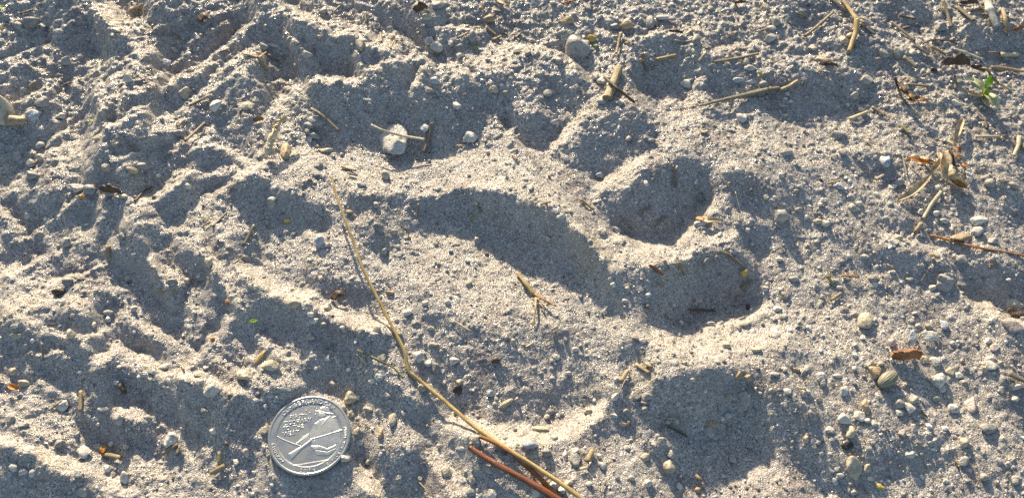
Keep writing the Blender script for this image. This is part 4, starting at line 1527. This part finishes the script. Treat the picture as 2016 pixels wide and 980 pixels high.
for k_, (x_, y_, a_, b_, h_, m_, lab_) in enumerate([
        (1905, 10, 4.4, 2.0, 2.6, M_LEAFD, 'dark ragged leaf scrap among straws at the far edge'),
        (2004, 60, 3.0, 2.4, 2.0, M_BARK, 'reddish brown leaf scrap behind the tan straw at the frame edge'),
        (1634, 130, 3.0, 1.4, 1.6, M_LEAFD, 'dark leaf crumb below the cut end of the forked golden stem'),
        (1456, 8, 2.6, 1.4, 1.8, M_LEAFD, 'dark leaf crumb at the far edge before the forked golden stem'),
        (1888, 262, 2.0, 1.2, 1.2, M_LEAFD, 'dark leaf crumb in the shade of the green sprout'),
        (1330, 66, 3.2, 1.4, 1.6, M_LEAFD, 'dark leaf crumb on the bright ridge beyond the crossed sticks'),
        (510, 238, 2.2, 2.6, 2.2, M_LEAFB, 'brown leaf fragment beside the curled seed head')]):
    o = sheet(RAG, m_, .5, lean(a_, b_, h_, .15), 'leaf_scrap', 30, 300 + k_, (x_, y_), .3 * math.sin(k_ * 2.1), .5)
    tag(o, lab_, 'leaf scrap')

# torn brown leaf, in pieces that grow from one stalk
tl = bpy.data.objects.new('torn_leaf', None)
C.objects.link(tl)
q0 = P(1790, 185)
tl.location = Vector(q0 * MM)
tag(tl, 'torn brown leaf with a dark stalk and curled tan tips', 'dead leaf')
tinv = Matrix.Translation(-Vector(q0 * MM))
for nm, mt, ct, a, b, rz, dz in [('blade', M_LEAFB, (1806, 199), 4.6, 2.3, -.25, 2.6), ('blade', M_LEAFB, (1787, 190), 4.8, 1.8, -1.05, 2.4), ('blade', M_LEAFD, (1776, 176), 4.4, 1.8, -1.35, 2.6),
                                 ('blade', M_LEAFC, (1782, 158), 2.6, 1.4, .35, 3.0)]:
    o = sheet(LEAF, mt, .3, curl(a, b, .8, .18, .2), nm, 30, int(ct[0]), ct, rz, dz, tl)
    o.matrix_parent_inverse = tinv
o = straw([(1762, 152), (1767, 170), (1776, 193), (1790, 209)], 5, 'dark', 'stalk', dz=[3.4, 2.6, 1.6, .6], parent=tl, taper=(1.2, .6)); o.matrix_parent_inverse = tinv


def blade_mesh(path, w, mat, name, cup=.35, twist=0.0, th=.22, ends=(0.1, 0.05)):
    """a leaf blade along a path: thin solid strip, cupped"""
    n = len(path)
    tan = np.gradient(path, axis=0)
    tan /= np.linalg.norm(tan, axis=1)[:, None] + 1e-9
    side = np.cross(tan, [0, 0, 1.0])
    side /= np.linalg.norm(side, axis=1)[:, None] + 1e-9
    up = np.cross(side, tan)
    m = 9
    s = np.linspace(-1, 1, m)
    t = np.linspace(0, 1, n)
    prof = np.sin(np.pi * np.clip(t * .92 + .04, 0, 1)) ** .6
    prof = np.maximum(prof, np.where(t < .5, ends[0], ends[1]))
    V = []
    for lay in (1, -1):
        for i in range(n):
            an = twist * t[i]
            a = side[i] * math.cos(an) + up[i] * math.sin(an)
            b = np.cross(a, tan[i])
            ww = w / 2 * prof[i]
            V.append(path[i] + np.outer(s * ww, a) + np.outer(cup * ww * s ** 2 + lay * th / 2 * (1 - .7 * s ** 2), b * (1 if b[2] > 0 else -1)))
    V = np.concatenate(V)
    f = []
    N = n * m
    for i in range(n - 1):
        for j in range(m - 1):
            a = i * m + j
            f.append((a, a + 1, a + m + 1, a + m))
            f.append((N + a + m, N + a + m + 1, N + a + 1, N + a))
        f.append((i * m, (i + 1) * m, N + (i + 1) * m, N + i * m))
        f.append(((i + 1) * m - 1, N + (i + 1) * m - 1, N + (i + 2) * m - 1, (i + 2) * m - 1))
    for j in range(m - 1):
        f.append((j + 1, j, N + j, N + j + 1))
        e = (n - 1) * m + j
        f.append((e, e + 1, N + e + 1, N + e))
    return np_mesh(name, V, f, mat)


def blade(pts, dz, w, mat, name, parent=None, inv_=None, **kw):
    path = smooth_path(ground_path(pts, dz), .4)
    o = link(name, blade_mesh(path, w * (1.0 if mat in (M_GREEN, M_PALEG) else 1.3) * mpp(*pts[0]), mat, name, **kw), parent)
    if inv_ is not None:
        o.matrix_parent_inverse = inv_
    return o


# curled pale leaf with amber patches
cl = bpy.data.objects.new('curled_leaf', None)
C.objects.link(cl)
q0 = P(1862, 320)
cl.location = Vector(q0 * MM)
tag(cl, 'withered pale plant with curled tan and amber leaves lying flat', 'withered plant')
cinv = Matrix.Translation(-Vector(q0 * MM))
blade([(1859, 298), (1862, 312), (1860, 330), (1861, 345), (1866, 356)], [3.0, 3.2, 2.8, 2.4, 1.4], 17, M_LEAFC, 'leaf', cl, cinv, cup=.6, ends=(.6, .3))
blade([(1869, 323), (1862, 336), (1864, 350), (1880, 361), (1903, 370)], [3.4, 3.2, 2.8, 2.0, 1.0], 20, M_LEAFC, 'leaf', cl, cinv, cup=.8)
blade([(1868, 345), (1882, 358), (1902, 369)], [2.6, 2.4, 1.5], 9, M_LEAFO, 'leaf', cl, cinv, cup=.4)
blade([(1787, 318), (1795, 312), (1808, 317), (1822, 320), (1842, 321)], [.8, 2.2, 2.6, 2.0, 1.2], 9, M_LEAFO, 'leaf', cl, cinv, cup=.5)
blade([(1812, 309), (1826, 316), (1842, 322)], [1.2, 1.8, 1.4], 7, M_LEAFC, 'leaf', cl, cinv, cup=.5)
blade([(1848, 300), (1852, 316), (1842, 330), (1832, 341)], [1.6, 2.2, 1.6, .8], 9, M_LEAFC, 'leaf', cl, cinv, cup=.5)
blade([(1896, 235), (1889, 250), (1883, 266), (1880, 282)], [1.6, 2.4, 2.0, 1.2], 10, M_LEAFC, 'leaf', cl, cinv, cup=.7)
blade([(1866, 277), (1876, 282), (1884, 290)], [1.4, 2.0, 1.0], 6, M_LEAFC, 'leaf', cl, cinv)
blade([(1878, 292), (1886, 294), (1892, 300)], [1.8, 2.2, 1.2], 9, M_BARK, 'leaf', cl, cinv)
blade([(1879, 307), (1886, 308), (1893, 309)], [1.8, 2.2, 1.2], 6, M_LEAFO, 'leaf', cl, cinv)
blade([(1893, 323), (1899, 325), (1904, 322)], [1.4, 1.9, 1.2], 7, M_LEAFO, 'leaf', cl, cinv)
blade([(1866, 290), (1873, 305), (1877, 325), (1890, 328)], [1.6, 1.8, 1.2, .8], 6, M_LEAFD, 'leaf', cl, cinv)
o = blade([(1832, 345), (1822, 356), (1806, 371), (1788, 384), (1768, 394)], [1.0, 1.6, 1.5, 1.2, .6], 11, M_LEAFC, 'withered_leaf', cup=.5)
tag(o, 'drooping tan leaf blade reaching from the withered plant over dark sand', 'leaf blade')
o = blade([(1370, 430), (1380, 431), (1392, 434), (1405, 433), (1421, 436)], [1.0, 1.4, 1.6, 1.2, .6], 9, M_LEAFC, 'leaf_scrap', cup=.5)
tag(o, 'tan leaf scrap on the bright lip between the two upper toe hollows', 'leaf scrap')
o = blade([(1371, 428), (1377, 430), (1386, 432)], [2.0, 2.2, 1.8], 8, M_LEAFO, 'leaf_scrap', cup=.3)
tag(o, 'glowing amber flake on the tan leaf scrap between the toe hollows', 'leaf scrap')
o = blade([(199, 893), (203, 886), (207, 876)], [1.2, 1.8, 1.2], 10, M_LEAFO, 'leaf_scrap', cup=.5)
tag(o, 'amber flake beside a tan straw and a large white shell chip', 'leaf scrap')
o = blade([(16, 758), (26, 762), (38, 764)], [1.0, 1.6, .8], 9, M_LEAFO, 'leaf_scrap', cup=.5)
tag(o, 'amber brown flake next to a cream pebble in the shaded hollow', 'leaf scrap')
o = blade([(980, 2), (992, 6), (1004, 9)], [1.0, 1.6, .8], 8, M_LEAFC, 'leaf_scrap', cup=.5)
tag(o, 'yellowed leaf scrap at the far edge above the shaded ridges', 'leaf scrap')
o = blade([(1262, 115), (1262, 119), (1268, 119)], [1.6, 1.9, 1.7], 4, M_BARK, 'leaf_scrap', cup=.2)
tag(o, 'tiny orange red flake on the end of a tan straw', 'leaf scrap')
for (a, b, lab) in [((490, 634), (508, 630), 'bright green leaf scrap in the shade between the two tracks'), ((174, 242), (181, 235), 'small green leaf scrap near the slanting shade band'),
                    ((927, 430), (935, 426), 'tiny yellow green leaf scrap on the shaded wall of the large paw hollow'), ((1171, 88), (1175, 93), 'tiny green leaf scrap beside the yellow pebble'),
                    ((932, 92), (940, 96), 'tiny green leaf scrap in the shaded dip near the far edge'), ((0, 14), (14, 16), 'green leaf scrap in the far corner by the frame edge')]:
    mid = ((a[0] + b[0]) / 2, (a[1] + b[1]) / 2)
    o = blade([a, mid, b], [.8, 1.3, .8], 7, M_GREEN, 'green_scrap', cup=.4)
    tag(o, lab, 'leaf scrap')
o = link('amber_bead', stone_mesh(1.15, 1.15, 1.0, 881, M_ST['y'], .02)); put(o, 1465, 538, .8)
tag(o, 'round yellow bead in the middle toe hollow beside a small straw', 'pebble')

# green sprout
sp = bpy.data.objects.new('sprout', None)
C.objects.link(sp)
q0 = P(1937, 192)
sp.location = Vector(q0 * MM)
tag(sp, 'small sprout with one bright green leaf and paler drooping leaves', 'sprout')
sinv = Matrix.Translation(-Vector(q0 * MM))
blade([(1937, 190), (1941, 180), (1945, 168), (1949, 150)], [1.0, 4.0, 7.0, 9.5], 17, M_GREEN, 'leaf', sp, sinv, cup=.45, ends=(.5, .05))
blade([(1936, 190), (1945, 188), (1953, 196), (1966, 212)], [1.2, 3.2, 4.0, 2.2], 21, M_PALEG, 'leaf', sp, sinv, cup=.35, ends=(.25, .3))
blade([(1936, 190), (1942, 188), (1948, 189)], [1.2, 2.6, 2.8], 7, M_GREEN, 'leaf', sp, sinv, cup=.4, ends=(.5, .4))
blade([(1936, 190), (1932, 174), (1922, 163), (1900, 153)], [1.2, 4.0, 4.6, 3.0], 13, M_PALEG, 'leaf', sp, sinv, cup=.5, ends=(.4, .1))
blade([(1936, 190), (1922, 188), (1906, 184)], [1.0, 1.6, .8], 7, M_LEAFC, 'leaf', sp, sinv)
blade([(1936, 193), (1941, 202), (1947, 208)], [1.0, 1.2, .5], 12, M_LEAFC, 'leaf', sp, sinv, ends=(.3, .6))
o = straw([(1936, 196), (1936, 188)], 7, 'olive', 'stem', dz=[0, 2.2], parent=sp, taper=(1, .9)); o.matrix_parent_inverse = sinv
o = straw([(1925, 133), (1943, 136), (1953, 152), (1966, 164)], 6, 'olive', 'stem', dz=[2.0, 4.0, 3.4, 1.6], parent=sp, taper=(.7, 1)); o.matrix_parent_inverse = sinv
o = straw([(1966, 164), (1980, 172), (1992, 178)], 7, 'cream', 'stem', dz=[1.8, 1.2, .7], parent=sp, taper=(1, .7)); o.matrix_parent_inverse = sinv
# dark decayed leaf under the tan stone at the frame edge
o = sheet(RAG, M_LEAFD, .5, curl(4.0, 2.4, -.2, .0, .2), 'dead_leaf', 30, 28, (2003, 618), -.4, .5)
tag(o, 'dark decayed leaf scrap tucked between two stones at the frame edge', 'dead leaf')

# ------------------------------------------------------------------ plant crumbs too many to count
r = np.random.default_rng(99)
q, s, r = scatter(520, .5, 1.0, 1.5, 98, lambda px, py: .12 + .6 / (1 + np.exp(-(200 - py) / 50.0)) + .4 / (1 + np.exp(-(px - 1500) / 100.0)))
vs, fs, fb = [], [], []
for i in range(len(q)):
    ln = r.uniform(.6, 2.6)
    w = r.uniform(.12, .34)
    an = r.uniform(0, math.pi)
    d = np.array([math.cos(an), math.sin(an), r.uniform(-.25, .25)])
    sd = np.array([-math.sin(an), math.cos(an), 0])
    c = np.array([q[i][0], q[i][1], float(bil(H, q[i][0], q[i][1])) + .35])
    k = len(vs)
    for e in (-1, 0, 1):
        bow = np.array([0, 0, (1 - e * e) * .1]) + sd * (1 - e * e) * r.uniform(-.2, .2)
        for (u, v) in ((-1, 0), (0, .7), (1, 0), (0, -.7)):
            vs.append(c + d * e * ln / 2 + sd * u * w / 2 * (1 - .2 * abs(e)) + np.array([0, 0, v * w / 2]) + bow)
            fb.append((u * .3, v * .3 + i, e * ln / 2 + i))
    for a in (0, 4):
        for j in range(4):
            j2 = (j + 1) % 4
            fs.append((k + a + j, k + a + j2, k + a + 4 + j2, k + a + 4 + j))
    fs += [(k + 3, k + 2, k + 1, k), (k + 8, k + 9, k + 10, k + 11)]
me = py_mesh('plant_litter', vs, fs, STRAW['grey'], False)
me.materials.append(STRAW['dark'])
me.materials.append(STRAW['tan'])
mi = np.repeat(r.choice([0, 1, 2], len(q), p=[.4, .3, .3]), 10).astype(np.int32)
me.polygons.foreach_set('material_index', mi)
fattr(me, 'fib', fb, True)
tag(link('plant_litter', me), 'fine crumbs of dead grass and twigs scattered through the sand', kind='stuff')


# ------------------------------------------------------------------ the coin
def coin_material(name, c, rough):
    t = NT(name)
    co = t.n('ShaderNodeTexCoord').outputs['Object']
    n1 = t.n('ShaderNodeTexNoise', i_Scale=260.0, i_Detail=7.0, i_Roughness=.7)
    t.l(co, n1.inputs['Vector'])
    n2 = t.n('ShaderNodeTexNoise', i_Scale=2500.0, i_Detail=2.0)
    t.l(co, n2.inputs['Vector'])
    t.l(t.ramp(n1.outputs[0], [(.3, tuple(x * .72 for x in c)), (.6, c)]), t.b.inputs['Base Color'])
    t.b.inputs['Metallic'].default_value = 1.0
    t.l(t.ramp(n1.outputs[0], [(.3, (rough + .12,) * 3), (.7, (rough - .06,) * 3)]), t.b.inputs['Roughness'])
    t.l(t.bump(t.math('ADD', n1.outputs[0], t.math('MULTIPLY', n2.outputs[0], .3)), .00012, .5), t.b.inputs['Normal'])
    return t.m


M_COIN = coin_material('cupronickel', (.53, .53, .50), .38)
M_RELIEF = coin_material('struck_relief', (.64, .635, .59), .40)
TH = 1.75
coin = bpy.data.objects.new('coin', None)
C.objects.link(coin)
nrm = Vector((-pl[0], -pl[1], 1)).normalized()
q = nrm.to_track_quat('Z', 'Y')
coin.location = Vector((cc[0], cc[1], gz(cc[0], cc[1]) - .2)) * MM
rotm = q.to_matrix().to_4x4()
# take out the turn that to_track_quat may add
xa = (rotm @ Vector((1, 0, 0)))
rotm = rotm @ Matrix.Rotation(-math.atan2(xa.y, xa.x), 4, 'Z')
coin.rotation_euler = rotm.to_euler()
tag(coin, 'silver quarter dollar coin lying flat on the sand with a rifleman on its face', 'coin')


def zc(x, y):
    """place in the enlarged view of the coin -> mm on its face"""
    return (x - 500) / 421 * COIN_R, -(y - 490) / 405 * COIN_R


def zp(pts):
    return [zc(*p) for p in pts]


# disc: rings in polar layout, reeded edge
na = 476
ang = np.linspace(0, 2 * np.pi, na, endpoint=False)
rings = [0, 2, 4, 6, 7.5, 8.5, 9.2, 9.55, 9.75, 9.85, 9.95, 10.3, 10.8, 11.3, 11.42, 11.5, 11.6, 11.75, 11.92, 12.03, 12.1]


# chord at the bottom where the year stands: line through (430,790)-(680,745)
c1, c2 = np.array(zc(430, 790)), np.array(zc(680, 745))
cdv = (c2 - c1) / np.linalg.norm(c2 - c1)
cnv = np.array([cdv[1], -cdv[0]])


def face_h(x, y):
    rr = np.hypot(x, y)
    band = np.clip((rr - 9.75) / .22, 0, 1)
    dd = (x - c1[0]) * cnv[0] + (y - c1[1]) * cnv[1]
    band = np.maximum(band, np.clip(dd / .25 + .5, 0, 1))
    rim = np.clip((rr - 11.42) / .14, 0, 1) * np.clip((12.2 - rr) / .22, 0, 1)
    line = np.exp(-((rr - 9.72) / .09) ** 2) * .05 + np.exp(-(dd / .10) ** 2) * .06 * (rr < 9.8)
    return TH - .16 + band * .055 + rim * .13 + line - .0006 * rr ** 2 * (rr < 9.6)


# the face as a fine grid inside 9.5 mm joined to rings outside would need stitching: use rings fine enough
rings = np.r_[np.arange(0, 11.4, .16), [11.42, 11.48, 11.56, 11.66, 11.8, 11.92, 12.02, 12.1]]
V = []
for q_ in rings:
    x, y = q_ * np.cos(ang), q_ * np.sin(ang)
    V.append(np.c_[x, y, face_h(x, y)])
reed = .045 * (np.arange(na) % 4 < 2)
for z_, rr_ in ((TH - .10, COIN_R), (.12, COIN_R), (0, COIN_R - .12), (0, 6.0), (0, 0.0)):
    f_ = rr_ + (reed * (rr_ > 11.9) if z_ > .05 else 0)
    V.append(np.c_[f_ * np.cos(ang), f_ * np.sin(ang), np.full(na, z_)])
nr_ = len(V)
V = np.concatenate(V)
I = np.arange(nr_ * na).reshape(nr_, na)
J = np.roll(I, -1, 1)
F = np.stack([I[:-1], I[1:], J[1:], J[:-1]], -1).reshape(-1, 4)
disc = link('disc', np_mesh('disc', V, F, M_COIN), coin)

# the rifleman, struck in relief
FIG = [  # (polygon, base height, roundness)
    ([(370, 580), (430, 510), (500, 465), (560, 500), (540, 545), (440, 602)], .07, .05),
    ([(690, 290), (760, 335), (800, 400), (822, 440), (832, 560), (800, 640), (720, 700), (600, 700), (560, 640), (520, 560), (490, 500), (510, 440), (540, 370), (600, 325), (640, 315)], .09, .10),
    ([(568, 250), (640, 262), (648, 292), (625, 312), (585, 318), (568, 295)], .12, .06),
    ([(570, 244), (580, 205), (612, 185), (652, 188), (680, 210), (692, 250), (640, 264), (590, 256)], .17, .09),
    ([(513, 240), (570, 231), (640, 248), (740, 266), (700, 277), (620, 264), (560, 247)], .22, .04),
    ([(530, 600), (600, 588), (645, 600), (700, 620), (790, 575), (785, 620), (700, 658), (610, 645), (550, 640)], .20, .08),
    ([(308, 682), (430, 604), (520, 530), (565, 535), (500, 590), (440, 640), (350, 748)], .22, .07)]
FST = [([(520, 535), (640, 500), (848, 428)], 9, .27), ([(590, 335), (612, 400), (655, 590)], 5, .24), ([(692, 292), (612, 390)], 6, .25), ([(700, 312), (790, 280)], 7, .15),
       ([(690, 290), (760, 338), (802, 400), (824, 440)], 4, .22), ([(540, 372), (508, 446), (490, 500), (375, 582)], 4, .20), ([(700, 560), (790, 510)], 5, .21), ([(650, 560), (780, 470)], 4, .2),
       ([(540, 605), (600, 600)], 4, .31), ([(545, 620), (605, 614)], 4, .31), ([(555, 634), (600, 630)], 4, .30)]
g1 = np.arange(-6.2, 10.2, .085)
g2 = np.arange(-8.3, 9.0, .085)
RX, RY = np.meshgrid(g1, g2)
hh = np.zeros_like(RX)
mask = np.zeros(RX.shape, bool)
for poly, base, rnd in FIG:
    sd = poly_sd(RX, RY, zp(poly))
    k = sd < 0
    prof = base * np.clip(-sd / .22, 0, 1) + rnd * (1 - np.exp(np.clip(sd, -9, 0) / .7))
    hh = np.where(k, np.maximum(prof, hh * .0 + prof), hh)
    mask |= sd < .05
for pts, w, base in FST:
    d = stroke_dist(RX, RY, zp(pts)) - w / 421 * COIN_R * .75
    k = d < .1
    hh = np.where(k, np.maximum(hh, base * np.clip((.1 - d) / .16, 0, 1)), hh)
    mask |= d < .05
mask &= np.hypot(RX, RY) < 9.75
cell = mask[:-1, :-1] & mask[1:, :-1] & mask[:-1, 1:] & mask[1:, 1:]
need = np.zeros(RX.shape, bool)
for a, b in ((0, 0), (1, 0), (0, 1), (1, 1)):
    need[a:RX.shape[0] - 1 + a, b:RX.shape[1] - 1 + b] |= cell
idx = -np.ones(RX.shape, int)
idx[need] = np.arange(need.sum())
inner = np.zeros(RX.shape, bool)
inner[1:-1, 1:-1] = mask[:-2, 1:-1] & mask[2:, 1:-1] & mask[1:-1, :-2] & mask[1:-1, 2:]
zz = face_h(RX, RY) + np.where(inner, np.maximum(hh, .02) * .6, -.02)
i_, j_ = np.nonzero(cell)
F = np.stack([idx[i_, j_], idx[i_, j_ + 1], idx[i_ + 1, j_ + 1], idx[i_ + 1, j_]], -1)
fig = link('rifleman_relief', np_mesh('rifleman_relief', np.c_[RX[need], RY[need], zz[need]], F, M_RELIEF), coin)
# hill line and the little marks in the air
hl = smooth_path([(*zc(172, 508), 0), (*zc(240, 540), 0), (*zc(330, 573), 0), (*zc(436, 606), 0)], .2)
hl[:, 2] = face_h(hl[:, 0], hl[:, 1]) + .03
o = link('hill_line', tube_mesh(hl, .26, M_RELIEF, 3, .7, (1, 1), 0, 0, 8, name='hill_line'), coin)
for (x, y) in [(398, 205), (430, 170), (457, 180), (485, 200), (516, 200), (435, 235), (478, 258), (440, 282), (540, 275), (470, 150), (505, 165), (420, 150), (545, 215)]:
    cx, cy = zc(x, y)
    V_, F_ = ico(1)
    o = link('raised_dot', np_mesh('raised_dot', V_ * np.array([.17, .17, .10]) + np.array([cx, cy, float(face_h(np.array(cx), np.array(cy))) + .02]), F_, M_RELIEF), coin)


def glyph(ch, size):
    cu = bpy.data.curves.new('letter', 'FONT')
    cu.body = ch
    cu.size = size
    cu.extrude = .045
    cu.bevel_depth = .042
    cu.bevel_resolution = 1
    cu.resolution_u = 3
    cu.offset = .0
    cu.align_x = 'CENTER'
    ob = bpy.data.objects.new('letter', cu)
    C.objects.link(ob)
    dg = bpy.context.evaluated_depsgraph_get()
    me = bpy.data.meshes.new_from_object(ob.evaluated_get(dg))
    co = np.empty(len(me.vertices) * 3, np.float32)
    me.vertices.foreach_get('co', co)
    fs_ = [tuple(p.vertices) for p in me.polygons]
    bpy.data.objects.remove(ob)
    bpy.data.curves.remove(cu)
    bpy.data.meshes.remove(me)
    return co.reshape(-1, 3), fs_


def letters(name, items):
    """items: (char, x, y, angle, size) in mm on the face"""
    vs, fs = [], []
    for ch, x, y, a, sz in items:
        co, ff = glyph(ch, sz)
        if not len(co):
            continue
        c_, s_ = math.cos(a), math.sin(a)
        k = len(vs)
        z0 = float(face_h(np.array(x), np.array(y)))
        for p in co:
            vs.append((x + p[0] * c_ - p[1] * s_, y + p[0] * s_ + p[1] * c_, z0 + p[2] + .03))
        fs += [tuple(i + k for i in f) for f in ff]
    return link(name, py_mesh(name, vs, fs, M_RELIEF, False), coin)


def arc(text, r0, a0, a1, size, outward=True):
    out = []
    n = len(text)
    for i, ch in enumerate(text):
        a = math.radians(a0 + (a1 - a0) * i / (n - 1))
        x, y = r0 * math.cos(a), r0 * math.sin(a)
        out.append((ch, x, y, a - math.pi / 2 if outward else a + math.pi / 2, size))
    return out


def line(text, x, y, ang_, size, adv):
    x0, y0 = zc(x, y)
    a = math.radians(ang_)
    return [(ch, x0 + i * adv * math.cos(a), y0 + i * adv * math.sin(a), a, size) for i, ch in enumerate(text)]


letters('top_lettering', arc('CUMBERLAND', 9.95, 142, 77, 1.75) + arc('GAP', 9.95, 68, 54, 1.75))
letters('motto_lettering', line('FIRST', 285, 332, 8, 1.75, .92) + line('DOORWAY', 252, 392, 9, 1.75, 1.16) + line('TO THE', 243, 447, 9, 1.75, 1.02) + line('WEST', 262, 502, 9, 1.75, 1.12))
letters('state_lettering', arc('KENTUCKY', 11.1, 197, 229, 1.15, False))
letters('year', arc('2016', 11.25, 264, 284, 1.5, False))
letters('latin_lettering', arc('E PLURIBUS UNUM', 11.1, 306, 372, 1.12, False))
